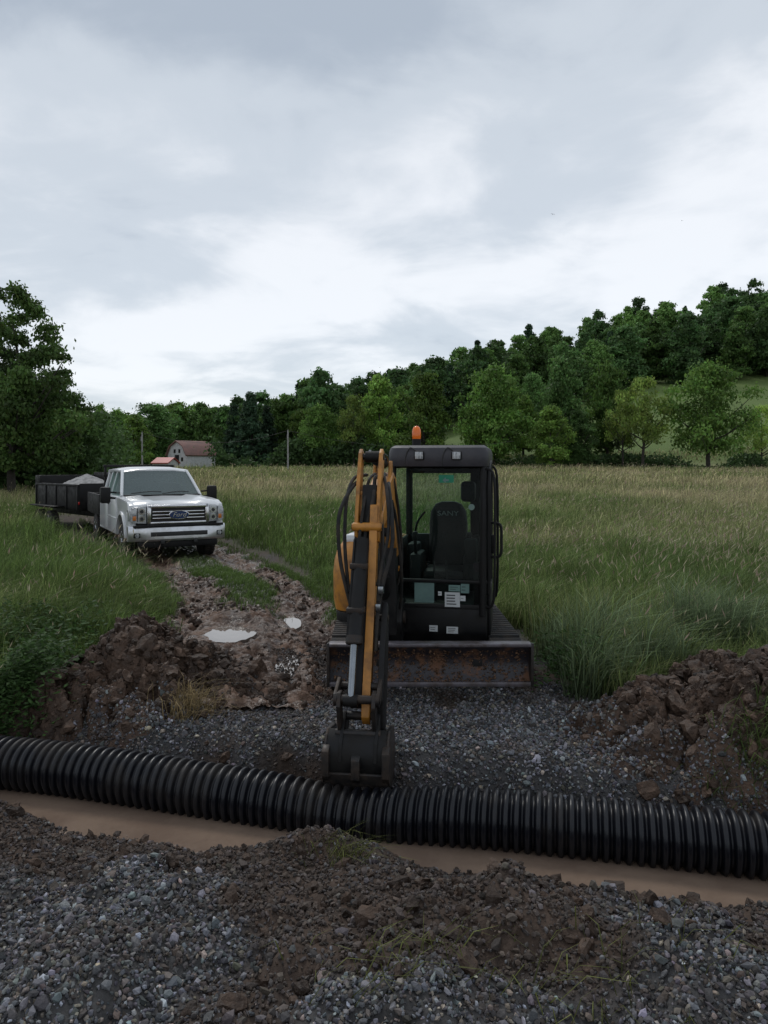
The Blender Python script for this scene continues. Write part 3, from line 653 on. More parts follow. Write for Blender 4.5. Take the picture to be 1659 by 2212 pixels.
def bird(px,py,D,s):
    x=(px-829.5)/1600*D;z=2.1-(py-1003)/1600*D;b=MB(Matrix.Translation((x,D,z))@Matrix.Rotation(.5,4,'Z'))
    b.loft([[( -.02*s,-.2*s,0),(.02*s,-.2*s,0),(0,-.2*s,.03*s)],[(-.07*s,0,0),(.07*s,0,0),(0,0,.09*s)],[(-.03*s,.25*s,0),(.03*s,.25*s,0),(0,.25*s,.02*s)]],M['ink'])
    for d in(-1,1):
        b.loft([[(0,-.08*s,.03*s),(0,.10*s,.03*s),(0,0,.06*s)],[(d*.35*s,-.10*s,.14*s),(d*.35*s,.06*s,.14*s),(d*.35*s,0,.16*s)],[(d*.75*s,.02*s,.04*s),(d*.75*s,.05*s,.04*s),(d*.75*s,.03*s,.05*s)]],M['ink'])
    tag(b.obj("bird"),"small dark bird gliding under the clouds","bird","birds in the sky")
bird(1194,463,60,.32);bird(1473,477,90,.30)
# ---------------------------------------------------------------- EXCAVATOR
EX=(.40,7.95)
root=empty("excavator",(EX[0],EX[1],-.04),0);tag(root,"yellow and black mini excavator with cab on crawler tracks","excavator")
def stadium(L,H,n=10,ins=0):
    r=H/2-ins;p=[]
    for i in range(n+1):a=-math.pi/2+math.pi*i/n;p.append((L/2-H/2+r*math.cos(a),H/2+r*math.sin(a)))
    for i in range(n+1):a=math.pi/2+math.pi*i/n;p.append((-L/2+H/2+r*math.cos(a),H/2+r*math.sin(a)))
    return p
for sx in(-1,1):
    x0=sx*.60;x1=sx*.90;a,bb=min(x0,x1),max(x0,x1);tr=empty("crawler_track",(0,0,0),0,root)
    b=MB();outer=stadium(2.15,.50,12,.03);inner=stadium(2.15,.50,12,.07)
    n=len(outer)
    for i in range(n):
        j=(i+1)%n;b.prism([outer[i],outer[j],inner[j],inner[i]],'yz',a,bb,M['rub'])
    dens=[]
    for i in range(n):
        p=Vector(outer[i]);q=Vector(outer[(i+1)%n]);dens.append((p,q,(q-p).length))
    tot=sum(d for _,_,d in dens);N_=52
    for k in range(N_):
        t=k*tot/N_;s0=0
        for p,q,d in dens:
            if t<=s0+d:break
            s0+=d
        c=p.lerp(q,(t-s0)/d);an=math.atan2((q-p).y,(q-p).x)
        b.box((a,-.028,-.012),(bb,.028,.035),M['rub'],.006,xf=Matrix.Translation((0,c.x,c.y))@Matrix.Rotation(an+math.pi,4,'X'))
    b.obj("track_belt",tr)
    b2=MB();b2.box((a+.05,-.75,.18),(bb-.05,.75,.36),M['blk'],.03)
    for y in(-.82,.82):b2.cyl((a+.04,y,.25),(bb-.04,y,.25),.17,M['steel'],seg=20,bevel=.02)
    for y in(-.5,-.17,.17,.5):b2.cyl((a+.04,y,.13),(bb-.04,y,.13),.075,M['steel'],seg=14)
    b2.obj("track_frame",tr)
b=MB();b.box((-.62,-.55,.22),(.62,.55,.46),M['blk'],.04);b.cyl((0,0,.44),(0,0,.62),.38,M['steel'],seg=32);b.obj("undercarriage",root)
b=MB()
bp=[];n=10
for i in range(n+1):
    t=i/n;z=.23+.34*t;y=-1.50+.10*math.sin(math.pi*t)-.03*t;bp.append((y,z))
th=[(p[0]+.035,p[1]) for p in bp[::-1]]
b.prism(bp+th,'yz',-.88,.88,M['bladem'],0)
b.box((-.88,-1.54,.555),(.88,-1.42,.585),M['lip'],.006)
b.box((-.88,-1.53,.21),(.88,-1.485,.25),M['lip'],.006)
for sx in(-1,1):
    b.prism([(-1.54,.21),(-1.36,.23),(-1.36,.56),(-1.54,.59)],'yz',sx*.885-.012,sx*.885+.012,M['steel'],.004)
    b.prism([(-1.42,.30),(-.35,.20),(-.35,.32),(-1.42,.44)],'yz',sx*.42-.05,sx*.42+.05,M['blk'],.01)
mp=[];rr_=[]
for k in range(900):
    x=random.uniform(-.85,.85);t=random.random()**1.3*.9;z=.25+.30*t;y=-1.50+.10*math.sin(math.pi*t)-.03*t
    mp.append((x,y-.001,z));rr_.append(random.uniform(.003,.013))
b.obj("dozer_blade",root)
V,F,C=rocks(np.array(mp),np.array(rr_),np.array([.11,.062,.036])*rng.uniform(.4,1.4,(900,1)),1,.2,(1,.6,1));mkobj("caked_mud",np_mesh("caked_mud",V,[F],M['mud'],C),root)
U=empty("upper_structure",(0,0,0),-R(10),root)
def rr(x0,x1,y0,y1,rads,n=7):
    cs=[(x0,y0,180),(x1,y0,270),(x1,y1,0),(x0,y1,90)];p=[]
    for (cx,cy,a0),rd in zip(cs,rads):
        ox=cx+rd*(1 if cx==x0 else -1);oy=cy+rd*(1 if cy==y0 else -1)
        for i in range(n+1):
            a=R(a0+90*i/n);p.append((ox+rd*math.cos(a),oy+rd*math.sin(a)))
    return p
pl=rr(-.88,.74,-.42,.98,(.22,.05,.5,.6))
b=MB();b.prism(pl,'xy',.46,.60,M['blk'],.02);b.box((-.55,-.80,.50),(.0,-.30,.68),M['blk'],.03);b.obj("deck",U)
def ins(p,d):
    cx=sum(q[0] for q in p)/len(p);cy=sum(q[1] for q in p)/len(p);return [(cx+(q[0]-cx)*(1-d),cy+(q[1]-cy)*(1-d)) for q in p]
pl2=rr(-.92,-.24,-.38,.97,(.20,.05,.05,.6))
b=MB()
b.loft([[(x,y,z) for x,y in ins(pl2,d)] for z,d in((.605,0.05),(.72,0.01),(1.0,.0),(1.13,.03),(1.24,.09),(1.32,.22))],M['ybr'])
b.loft([[(x,y,z) for x,y in ins(rr(-.84,.73,.48,.96,(.02,.02,.35,.45)),d)] for z,d in((.72,0),(1.15,0),(1.26,.03),(1.30,.08))],M['ybr'])
b.obj("engine_housing",U)
b=MB()
for k in range(6):b.box((-.935,-.0+0,.80+k*.05),(-.915,.35,.82+k*.05),M['blk'],.002)
b.box((-.52,-.60,.60),(-.26,-.385,1.38),M['blk'],.03)
b.obj("side_panel",U)
b=MB();b.box((-.80,-.22,1.28),(-.55,.15,1.40),M['white'],.045);b.obj("filler_cover",U)
cab=empty("cab",(0,0,0),0,U)
X0,X1=-.22,.73
b=MB()
b.prism([(-.80,.78),(-.80,.52),(-.74,.40),(-.60,.36),(.46,.40),(.46,1.05),(.30,1.05),(.28,.78)],'yz',X0,X1,M['blk'],.025)
for x in (X0+.03,X1-.04):
    b.tube([(x,-.80,.70),(x,-.80,1.2),(x,-.77,1.8),(x,-.70,2.15)],.034,M['blk'],10,3)
    b.box((x-.035,.40,.9),(x+.035,.47,2.15),M['blk'],.015)
    b.box((x-.03,-.7,2.10),(x+.03,.45,2.17),M['blk'],.012)
b.box((.60,-.79,.75),(X1-.03,-.74,1.2),M['blk'],.01)
b.box((X1-.07,-.12,.75),(X1-.01,-.05,2.12),M['blk'],.012)
b.box((X0,-.80,.74),(X1,-.74,.80),M['blk'],.012)
b.box((X0,-.815,1.00),(X1,-.775,1.035),M['blk'],.008)
b.box((X0,.40,1.05),(X1,.46,1.36),M['blk'],.01)
b.box((X0,.40,2.04),(X1,.46,2.17),M['blk'],.01)
b.box((.50,.405,1.3),(X1,.455,2.1),M['blk'],.01)
b.box((X0-.0,-.2,.75),(X0+.03,.44,1.35),M['blk'],.01)
b.obj("cab_frame",cab)
b=MB()
b.loft([[(x,y,z) for x,y in ins(rr(X0-.015,X1+.015,-.80,.52,(.12,.12,.08,.08)),d)] for z,d in((2.12,.015),(2.17,0),(2.25,.0),(2.30,.03),(2.325,.10))],M['roofm']);b.obj("roof",cab)
b=MB();b.quad([(X0+.06,-.795,1.04),(X1-.07,-.795,1.04),(X1-.07,-.72,2.10),(X0+.06,-.72,2.10)],M['cabglass']);b.obj("windshield",cab)
b=MB();b.quad([(X0+.06,-.79,.80),(X1-.07,-.79,.80),(X1-.07,-.79,1.0),(X0+.06,-.79,1.0)],M['cabglass']);b.obj("lower_front_window",cab)
b=MB();b.quad([(X0+.05,.43,1.36),(.50,.43,1.36),(.50,.43,2.04),(X0+.05,.43,2.04)],M['cabglass']);b.obj("rear_window",cab)
b=MB();b.quad([(X0+.01,-.74,1.0),(X0+.01,.40,1.0),(X0+.01,.40,2.1),(X0+.01,-.68,2.1)],M['cabglass']);b.obj("side_window",cab)
door=empty("door",(0,0,0),0,cab)
b=MB();xd=X1+.012
b.box((xd-.01,-.74,.50),(xd+.02,-.10,.95),M['blk'],.012)
b.tube([(xd,-.74,.9),(xd,-.75,1.5),(xd,-.68,2.08),(xd,-.12,2.10),(xd,-.10,1.5),(xd,-.10,.9)],.022,M['blk'],8,3);b.obj("door_frame",door)
b=MB();b.quad([(xd,-.73,.95),(xd,-.12,.95),(xd,-.12,2.08),(xd,-.68,2.06)],M['cabglass']);b.obj("door_glass",door)
b=MB();b.box((xd+.02,-.70,1.28),(xd+.055,-.62,1.46),M['dark'],.01);b.tube([(xd+.02,-.72,1.25),(xd+.11,-.74,1.27),(xd+.12,-.74,1.42),(xd+.11,-.74,1.56),(xd+.02,-.72,1.58)],.014,M['dark'],8,4);b.obj("handle",door)
b=MB();b.tube([(xd+.01,.05,.75),(xd+.06,.02,.80),(xd+.07,-.02,1.4),(xd+.06,-.02,2.02),(xd+.0,.0,2.12)],.014,M['dark'],8,4)
b.tube([(xd-.02,-.80,.78),(xd+.05,-.83,.86),(xd+.06,-.83,1.4),(xd+.055,-.80,2.0),(xd-.02,-.74,2.10)],.013,M['dark'],8,4);b.obj("grab_rail",cab)
b=MB()
b.loft([[(x,y,z) for x,y in rr(.28-w,.28+w,.08,.22,(.05,.05,.05,.05),3)] for z,w in((1.0,.19),(1.2,.205),(1.5,.205),(1.63,.19),(1.71,.14),(1.735,.08))],M['dark'])
b.box((.05,-.35,.92),(.49,.15,1.06),M['dark'],.05);b.box((.10,-.30,.6),(.44,.12,.93),M['blk'],.02)
b.obj("seat",cab)
b=MB();b.box((.42,-.0,1.74),(.58,.1,1.96),M['dark'],.04);b.obj("headrest",cab)
b=MB();b.mesh(textmesh("SANY",.074),M['grey'],Matrix.Translation((.28,.074,1.61))@Matrix.Rotation(R(90),4,'X')@Matrix.Diagonal((1.25,1,1,1)));b.obj("seat_logo",cab)
b=MB()
for x in(-.02,.53):
    b.box((x-.06,-.35,.85),(x+.06,.1,1.22),M['dark'],.03);b.tube([(x,-.28,1.2),(x,-.33,1.3),(x,-.34,1.40)],.018,M['blk'],8,3);b.box((x-.025,-.37,1.36),(x+.025,-.31,1.45),M['blk'],.012)
for x in(.2,.32):b.tube([(x,-.5,.7),(x,-.52,.95),(x-.01,-.50,1.18)],.012,M['blk'],8,3);b.box((x-.04,-.62,.74),(x+.04,-.50,.76),M['blk'],.005)
b.cyl((.57,-.6,1.72),(.57,-.58,1.72),.03,M['paper'],seg=16)
b.box((.5,-.55,1.15),(.62,-.45,1.40),M['dark'],.015)
b.box((-.14,-.1,1.06),(-.02,.2,1.30),M['dark'],.03);b.tube([(-.1,.2,1.3),(-.06,.1,1.5),(.02,.15,1.62)],.012,M['blk'],8,3)
b.obj("control_levers",cab)
def sticker(x,z,w,h,mat,y=None,name="sticker",marks=0,base=M['ink']):
    if y is None:y=-.803+.0 if z<1.04 else -.80+(z-1.04)*.071-.004
    b=MB();b.box((x-w/2,y-.003,z-h/2),(x+w/2,y,z+h/2),mat,0)
    for k in range(marks):
        zz=z+h/2-h*(k+1)/(marks+1);ww=w*random.uniform(.25,.4);b.box((x-w*.38,y-.005,zz-h*.035),(x-w*.38+ww*1.7,y-.0031,zz+h*.035),base,0)
    return b.obj(name,cab)
sticker(.335,2.00,.145,.075,M['green'],marks=0)
b=MB();b.prism([(.30,1.985),(.33,2.015),(.33,1.995),(.36,1.995),(.36,1.977),(.33,1.977),(.33,1.96)],'xz',-.742,-.740,M['teal']);b.obj("sticker_arrow",cab)
sticker(.13,.905,.19,.19,M['teal'],marks=0)
sticker(.40,.845,.145,.14,M['paper'],marks=4)
sticker(.42,.955,.11,.06,M['teal'],marks=2);sticker(.52,.955,.08,.09,M['teal'],marks=2);sticker(.50,.86,.05,.05,M['paper'],marks=1)
sticker(.28,.90,.035,.04,M['paper'],marks=1)
sticker(.22,.565,.08,.06,M['paper'],y=-.812,marks=2);sticker(.40,.555,.11,.065,M['paper'],y=-.812,marks=3)
sticker(-.12,1.13,.05,.05,M['ybr'],marks=1)
for x in(.08,.44):
    b=MB();b.box((x-.05,-.825,2.18),(x+.05,-.79,2.27),M['dark'],.02);b.box((x-.038,-.830,2.19),(x+.038,-.824,2.26),M['lampg'],.002)
    for d in(-.016,.016):b.box((x+d-.006,-.834,2.195),(x+d+.006,-.829,2.255),M['paper'],.002)
    b.tube([(x-.02,-.80,2.26),(x-.09,-.80,2.30),(x-.13,-.80,2.22),(x-.14,-.79,2.12)],.006,M['ink'],6,4);b.obj("work_light",cab)
b=MB();xb=-.005;b.cyl((xb,-.35,2.31),(xb,-.35,2.40),.046,M['dark'],seg=20)
b.obj("beacon_base",cab)
b=MB();prof=[(0,.042),(.03,.046),(.07,.046),(.10,.042),(.125,.032),(.136,.016),(.14,.004)]
b.loft([[(xb+r_*math.cos(a),-.35+r_*math.sin(a),2.395+z) for a in np.linspace(0,2*math.pi,20,endpoint=False)] for z,r_ in prof],M['orange']);b.obj("beacon",cab)
# boom
BX=empty("boom_assembly",(.055-EX[0],7.1-EX[1],.03),-R(7),root)
def vz(l):return [(-v,z) for v,z in l]
b=MB();b.prism(vz([(-.45,.45),(.08,.42),(.12,.62),(.05,.80),(-.1,.82),(-.45,.72)]),'yz',-.13,.13,M['blk'],.02);b.cyl((-.15,0,.65),(.15,0,.65),.06,M['steel']);b.obj("swing_bracket",BX)
b=MB();b.prism(vz([(-.08,.60),(.0,.55),(.10,.62),(.30,1.25),(.0,1.25),(-.02,1.15)]),'yz',-.08,.08,M['blk'],.012)
b.prism(vz([(.0,1.25),(.30,1.25),(.50,1.62),(.72,1.74),(1.34,1.58),(1.38,1.64),(1.33,1.71),(.85,1.92),(.50,2.04),(.28,1.98),(.12,1.70)]),'yz',-.075,.095,M['ybr'],.012)
b.prism(vz([(.42,1.98),(.64,1.98),(.56,2.14),(.48,2.14)]),'yz',-.08,-.055,M['ybr'],.004);b.prism(vz([(.42,1.98),(.64,1.98),(.56,2.14),(.48,2.14)]),'yz',.055,.08,M['ybr'],.004)
b.obj("boom",BX)
b=MB();b.cyl((0,-.14,.55),(0,-.48,1.12),.055,M['blk'],bevel=.008);b.cyl((0,-.48,1.12),(0,-.66,1.50),.028,M['rod']);b.cyl((-.07,-.66,1.52),(.07,-.66,1.52),.04,M['blk'])
b.box((-.09,-.40,.56),(.10,-.30,1.35),M['blk'],.01);b.obj("boom_cylinder",BX)
b=MB();b.cyl((0,-.52,2.12),(0,-.95,2.15),.05,M['blk'],bevel=.008);b.cyl((0,-.95,2.15),(0,-1.16,2.16),.026,M['rod']);b.cyl((-.06,-1.17,2.17),(.06,-1.17,2.17),.045,M['blk']);b.obj("arm_cylinder",BX)
arm=empty("arm_assembly",(0,0,0),0,BX)
b=MB()
low=[(1.38,1.80),(1.42,1.80),(1.46,1.62),(1.57,1.15),(1.85,.42),(1.88,.32),(1.82,.25),(1.77,.30),(1.50,1.10),(1.37,1.52),(1.35,1.66)]
b.prism(vz(low),'yz',.012,.070,M['ybr'],.006)
for x in(-.095,.07):b.prism(vz([(1.10,2.16),(1.11,2.21),(1.17,2.235),(1.23,2.20),(1.33,1.98),(1.45,1.62),(1.44,1.52),(1.36,1.50),(1.30,1.62),(1.22,1.86)]),'yz',x-.014,x+.014,M['ybr'],.006)
b.cyl((-.125,-1.44,1.63),(.105,-1.44,1.63),.034,M['ybr'],bevel=.008)
b.cyl((-.13,-1.44,1.63),(-.125,-1.44,1.63),.02,M['steel']);b.cyl((.105,-1.44,1.63),(.11,-1.44,1.63),.02,M['steel'])
b.cyl((-.115,-1.17,2.17),(.09,-1.17,2.17),.026,M['steel'])
b.box((-.08,-1.34,1.87),(.055,-1.29,1.90),M['ybr'],.005)
b.obj("arm",arm)
b=MB();b.prism(vz([(1.26,1.60),(1.40,1.60),(1.62,.95),(1.84,.42),(1.76,.34),(1.56,.85),(1.40,1.2)]),'yz',-.085,.008,M['blk'],.01);b.prism(vz([(1.28,1.95),(1.34,1.95),(1.43,1.60),(1.35,1.60)]),'yz',-.06,.05,M['blk'],.01)
b.cyl((-.04,-1.46,1.54),(-.05,-1.80,.86),.056,M['blk'],bevel=.01);b.cyl((-.05,-1.79,.88),(-.05,-1.815,.82),.062,M['steel'],bevel=.006)
b.prism(vz([(1.43,1.56),(1.50,1.54),(1.83,.88),(1.76,.84)]),'yz',-.105,-.09,M['blk'],.003)
b.cyl((-.05,-1.81,.83),(-.05,-1.95,.48),.026,M['rod']);b.cyl((-.10,-1.95,.46),(.0,-1.95,.46),.042,M['blk'])
for z_,v_ in((1.35,1.55),(1.05,1.70)):b.box((-.115,-v_-.07,z_-.02),(.015,-v_+.02,z_+.02),M['steel'],.006)
b.obj("bucket_cylinder",arm)
b=MB()
for x in(-.13,.115):b.prism(vz([(1.91,.52),(1.98,.52),(2.01,.43),(1.94,.20),(1.87,.20),(1.89,.38)]),'yz',x-.014,x+.014,M['steel'],.004);b.prism(vz([(1.74,.54),(1.80,.58),(1.98,.51),(1.99,.45),(1.90,.43),(1.76,.47)]),'yz',x-.04 if x<0 else x+.016,x-.016 if x<0 else x+.04,M['steel'],.004)
b.cyl((-.17,-1.95,.47),(.16,-1.95,.47),.030,M['steel'],bevel=.005);b.cyl((-.17,-1.77,.51),(.16,-1.77,.51),.028,M['steel']);b.cyl((-.16,-1.81,.31),(.16,-1.81,.31),.030,M['steel']);b.cyl((-.16,-1.94,.23),(.16,-1.94,.23),.028,M['steel'])
for x in(-.155,.14):b.cyl((x-.012,-1.95,.47),(x+.012,-1.95,.47),.048,M['steel'])
b.obj("bucket_link",arm)
b=MB()
for x in(.135,):b.prism(vz([(1.50,1.05),(1.56,1.08),(1.72,.80),(1.86,.44),(1.84,.15),(1.76,.06),(1.66,.20),(1.58,.50),(1.50,.80)]),'yz',x-.012,x+.03,M['blk'],.006)
b.cyl((-.10,-1.55,.96),(.17,-1.55,.96),.026,M['steel']);b.obj("thumb",arm)
bk=MB();W=.213;bz=.045
sh=[]
for i in range(17):
    a=R(68-i*14.5);sh.append((1.84+.225*math.cos(a)-.02*(1-math.sin(a)),bz+.225*math.sin(a)))
inner=[(1.84+(v-1.84)*.88,bz+(z-bz)*.88) for v,z in sh[::-1]]
bk.prism(vz(sh+inner),'yz',-W,W,M['blk'],0)
side=sh+[(1.63,bz),(1.69,bz+.165)]
for x in(-W,W):bk.prism(vz(side),'yz',x-.014,x+.014,M['steel'],.004)
for x in(-.13,.115):bk.prism(vz([(1.72,bz+.185),(1.76,bz+.275),(1.84,bz+.305),(1.92,bz+.245),(2.02,bz+.145),(2.06,bz+.025),(1.94,bz+.125),(1.75,bz+.145)]),'yz',x+.008,x+.032,M['blk'],.004)
bk.prism(vz([(1.97,bz-.12),(2.04,bz-.05),(2.055,bz-.06),(2.00,bz-.22),(1.96,bz-.21)]),'yz',-W-.008,W+.008,M['steel'],.004)
for k in range(4):
    x=-W+.03+k*(2*W-.06)/3;bk.prism(vz([(2.01,bz-.14),(2.045,bz-.16),(2.01,bz-.275),(1.98,bz-.27)]),'yz',x-.026,x+.026,M['steel'],.005)
for x0,x1 in((-W-.02,-W+.03),(W-.03,W+.02)):bk.prism(vz([(2.01,bz+.13),(2.08,bz+.10),(2.08,bz-.07),(2.00,bz-.15)]),'yz',x0,x1,M['steel'],.005)
bk.prism(vz([(2.02,bz+.08),(2.075,bz+.045),(2.075,bz-.09),(2.02,bz-.13)]),'yz',-.03,.03,M['steel'],.005)
bk.obj("bucket",arm)
b=MB()
b.tube([(-.10,-1.10,1.98),(-.14,-1.35,1.93),(-.215,-1.50,1.72),(-.205,-1.53,1.42),(-.15,-1.56,1.18),(-.10,-1.56,1.0)],.016,M['rub'],8,6)
b.tube([(-.09,-.9,2.02),(-.14,-1.25,2.0),(-.17,-1.42,1.84),(-.175,-1.48,1.5),(-.13,-1.56,1.15)],.014,M['rub'],8,6)
b.tube([(.09,-.85,1.95),(.13,-1.2,1.93),(.18,-1.44,1.74),(.19,-1.50,1.50),(.13,-1.58,1.22),(.095,-1.62,1.0),(.095,-1.70,.75)],.016,M['rub'],8,6)
b.tube([(.05,-.75,2.02),(.08,-1.1,2.02),(.14,-1.40,1.88),(.16,-1.48,1.60),(.11,-1.56,1.3),(.10,-1.62,1.1)],.013,M['rub'],8,6)
b.tube([(.0,-.9,2.0),(.02,-1.2,2.0),(.03,-1.38,1.85),(-.02,-1.43,1.6),(-.03,-1.50,1.4)],.015,M['rub'],8,6)
b.tube([(-.02,-.9,2.03),(-.03,-1.2,1.98),(-.04,-1.40,1.80),(-.06,-1.46,1.6),(-.07,-1.54,1.4)],.012,M['rub'],8,6)
b.tube([(.04,-.9,1.97),(.06,-1.15,1.86),(.10,-1.36,1.55),(.10,-1.45,1.35),(.085,-1.55,1.2)],.013,M['rub'],8,6)
b.tube([(.06,-.05,.9),(.13,-.15,1.2),(.12,-.30,1.65),(.09,-.5,1.98)],.014,M['rub'],8,6)
b.tube([(.11,-.10,.75),(.15,-.35,1.1),(.13,-.55,1.55),(.11,-.8,1.80)],.014,M['rub'],8,6)
b.tube([(.02,-.5,2.09),(.06,-.7,2.17),(.05,-.95,2.20)],.011,M['rod'],8,4);b.tube([(-.03,-.5,2.10),(-.06,-.7,2.20),(-.05,-1.0,2.22)],.011,M['rod'],8,4)
for z_,x_ in((1.05,.10),(1.18,.12)):b.box((x_-.02,-1.64,z_-.03),(x_+.02,-1.58,z_+.03),M['rod'],.006)
b.obj("hydraulic_hoses",BX)
b=MB();b.box((.097,-.50,1.62),(.103,-.42,1.70),M['paper'],.001);b.obj("sticker",BX)
# ---------------------------------------------------------------- TRUCK
tk_s=1.05;ca,sa=math.cos(TRK[2]),math.sin(TRK[2])
fc=(TRK[0]+1.015*tk_s*ca,TRK[1]+1.015*tk_s*sa)
tz=g0(fc[0],fc[1]+1)-.05
truck=empty("pickup_truck",(fc[0],fc[1],tz),TRK[2],scale=tk_s);truck.scale=(tk_s,tk_s,tk_s*1.025);tag(truck,"white extended-cab pickup truck with chrome grille","pickup truck")
def arch(cy,r,z0,n=12,a0=180,a1=0):return [(cy+r*math.cos(R(a0+(a1-a0)*i/n)),z0+r*math.sin(R(a0+(a1-a0)*i/n))) for i in range(n+1)]
W2=1.0
sideP=[(.02,.62)]+[( .36,.56)]+arch(.98,.50,.52,14,175,5)+[(1.56,.52),(4.15,.52),(4.15,1.36),(1.45,1.34),(.9,1.33),(.35,1.30),(.06,1.24)]
b=MB()
for sx in(-1,1):b.prism(sideP,'yz',sx*.86,sx*W2,M['white'],.022)
for sx in(-1,1):
    fl=arch(.98,.56,.52,14,178,2)+arch(.98,.495,.52,14,2,178)
    b.prism(fl,'yz',sx*.97,sx*1.03,M['white'],.012)
def hood(y,zc,ze,w):return [(-w,y,ze-.25),(-w,y,ze),(-w*.92,y,ze+.03),(-w*.55,y,zc),(-w*.45,y,zc-.03),(0,y,zc-.02),(w*.45,y,zc-.03),(w*.55,y,zc),(w*.92,y,ze+.03),(w,y,ze),(w,y,ze-.25)]
b.loft([hood(.02,1.25,1.19,.90),hood(.08,1.30,1.235,.93),hood(.5,1.345,1.29,.95),hood(1.0,1.375,1.32,.96),hood(1.50,1.40,1.345,.96)],M['white'])
b.box((-.86,.10,.60),(.86,4.1,1.0),M['dark'],0)
b.box((-.93,1.5,.95),(.93,4.13,1.36),M['white'],.02)
b.box((-.86,1.42,1.37),(.86,1.62,1.40),M['dark'],.005)
b.obj("body",truck)
b=MB()
zb,zt=1.37,1.93
for sx in(-1,1):
    b.tube([(sx*.90,1.53,zb),(sx*.80,2.05,zb+.40),(sx*.755,2.30,zt)],.036,M['white'],8,4)
    for y,r_ in((2.85,.035),(3.50,.04),(4.05,.06)):b.box((-.03,-r_,0),(.03,r_,.60),M['white'],.01,xf=Matrix.Translation((sx*.90,y,zb-.01))@Matrix.Rotation(-sx*.265,4,'Y'))
    b.tube([(sx*.77,2.28,zt-.01),(sx*.775,3.1,zt+.01),(sx*.775,4.06,zt-.01)],.035,M['white'],8,3)
b.box((-.80,4.0,zb),(.80,4.1,zt),M['white'],.02)
rf=lambda y,z,w:[(-w,y,z-.05),(-w*.97,y,z),(-w*.6,y,z+.045),(0,y,z+.055),(w*.6,y,z+.045),(w*.97,y,z),(w,y,z-.05)]
b.loft([rf(2.24,zt-.02,.74),rf(2.34,zt+.02,.78),rf(2.9,zt+.045,.80),rf(3.6,zt+.04,.80),rf(4.08,zt,.79)],M['white']);b.obj("cab_roof",truck)
b=MB();b.loft([[(-.88,1.54,zb+.01),(-.45,1.48,zb+.01),(0,1.46,zb+.01),(.45,1.48,zb+.01),(.88,1.54,zb+.01),(.88,1.55,zb+.01),(0,1.475,zb+.01),(-.88,1.55,zb+.01)],
 [(-.74,2.28,zt),(-.4,2.24,zt),(0,2.23,zt),(.4,2.24,zt),(.74,2.28,zt),(.74,2.29,zt),(0,2.24,zt),(-.74,2.29,zt)]],M['carglass']);b.obj("windshield",truck)
b=MB();b.tube([(-.7,1.47,zb+.06),(-.3,1.50,zb+.10),(-.02,1.50,zb+.09)],.010,M['ink'],6,3);b.tube([(-.0,1.47,zb+.05),(.35,1.50,zb+.09),(.62,1.52,zb+.08)],.010,M['ink'],6,3);b.obj("wiper",truck)
for sx in(-1,1):
    for (ya,yb,yc,yd) in((1.68,2.82,2.82,2.36),(2.89,3.46,3.46,2.89)):
        b=MB();b.quad([(sx*.925,ya,zb+.01),(sx*.925,yb,zb+.01),(sx*.785,yc,zt-.05),(sx*.785,yd,zt-.05)],M['cabglass']);b.obj("side_window",truck)
    d=empty("door",(0,0,0),0,truck)
    b=MB();b.box((sx*.99,1.60,.58),(sx*1.012,2.83,1.33),M['white'],.010);b.box((sx*1.0,1.60,.86),(sx*1.022,2.83,.90),M['white'],.006);b.obj("door_panel",d)
    b=MB();b.box((sx*1.012,2.58,1.16),(sx*1.045,2.76,1.195),M['dark'],.008);b.obj("handle",d)
    d=empty("rear_door",(0,0,0),0,truck)
    b=MB();b.box((sx*.99,2.85,.58),(sx*1.012,3.55,1.33),M['white'],.010);b.obj("door_panel",d)
    m=empty("mirror",(0,0,0),0,truck)
    b=MB();b.box((sx*1.12,1.62,1.22),(sx*1.34,1.80,1.58),M['blk'],.04);b.obj("mirror_shell",m)
    b=MB();b.tube([(sx*.98,1.72,1.32),(sx*1.14,1.72,1.34)],.025,M['blk'],8,1);b.tube([(sx*.98,1.74,1.45),(sx*1.14,1.74,1.46)],.02,M['blk'],8,1);b.obj("mirror_arm",m)
    hl=[(sx*.665,.86),(sx*.97,.88),(sx*.99,1.02),(sx*.98,1.19),(sx*.665,1.22)]
    h=empty("headlight",(0,0,0),0,truck)
    b=MB();b.prism(hl,'xz',-.045,.10,M['lampg'],.012);b.prism([(sx*.86,.89),(sx*1.008,.91),(sx*1.008,1.13),(sx*.86,1.17)],'xz',.0,.30,M['lampg'],.01);b.obj("lens",h)
    b=MB()
    for zc_ in(1.11,.96):b.cyl((sx*.76,-.052,zc_),(sx*.76,-.044,zc_),.065,M['chrome'],seg=20);b.cyl((sx*.76,-.056,zc_),(sx*.76,-.052,zc_),.038,M['ink'],seg=20)
    b.box((sx*.91-.035,-.052,.93),(sx*.91+.035,-.044,1.02),M['amber'],.003)
    b.box((sx*.85-.008,-.052,.90),(sx*.85+.008,-.044,1.18),M['dark'],.002);b.obj("reflector",h)
    b=MB();b.box((sx*.80,-.14,.58),(sx*.94,-.10,.68),M['dark'],.01);b.cyl((sx*.87,-.155,.63),(sx*.87,-.14,.63),.045,M['lampg'],seg=16);b.obj("fog_light",truck)
b=MB();b.box((-.84,-.0,.60),(.84,.08,1.20),M['dark'],.01);b.obj("radiator_panel",truck)
gr=empty("grille",(0,0,0),0,truck)
b=MB()
for z0,z1 in((.835,.895),(1.17,1.245)):b.box((-.65,-.09,z0),(.65,-.01,z1),M['chrome'],.012)
for x in(-.615,.615):b.box((x-.04,-.09,.835),(x+.04,-.01,1.245),M['chrome'],.012)
for z in(.965,1.032,1.10):b.box((-.55,-.10,z-.014),(.55,-.05,z+.014),M['chrome'],.006)
b.obj("grille_frame",gr)
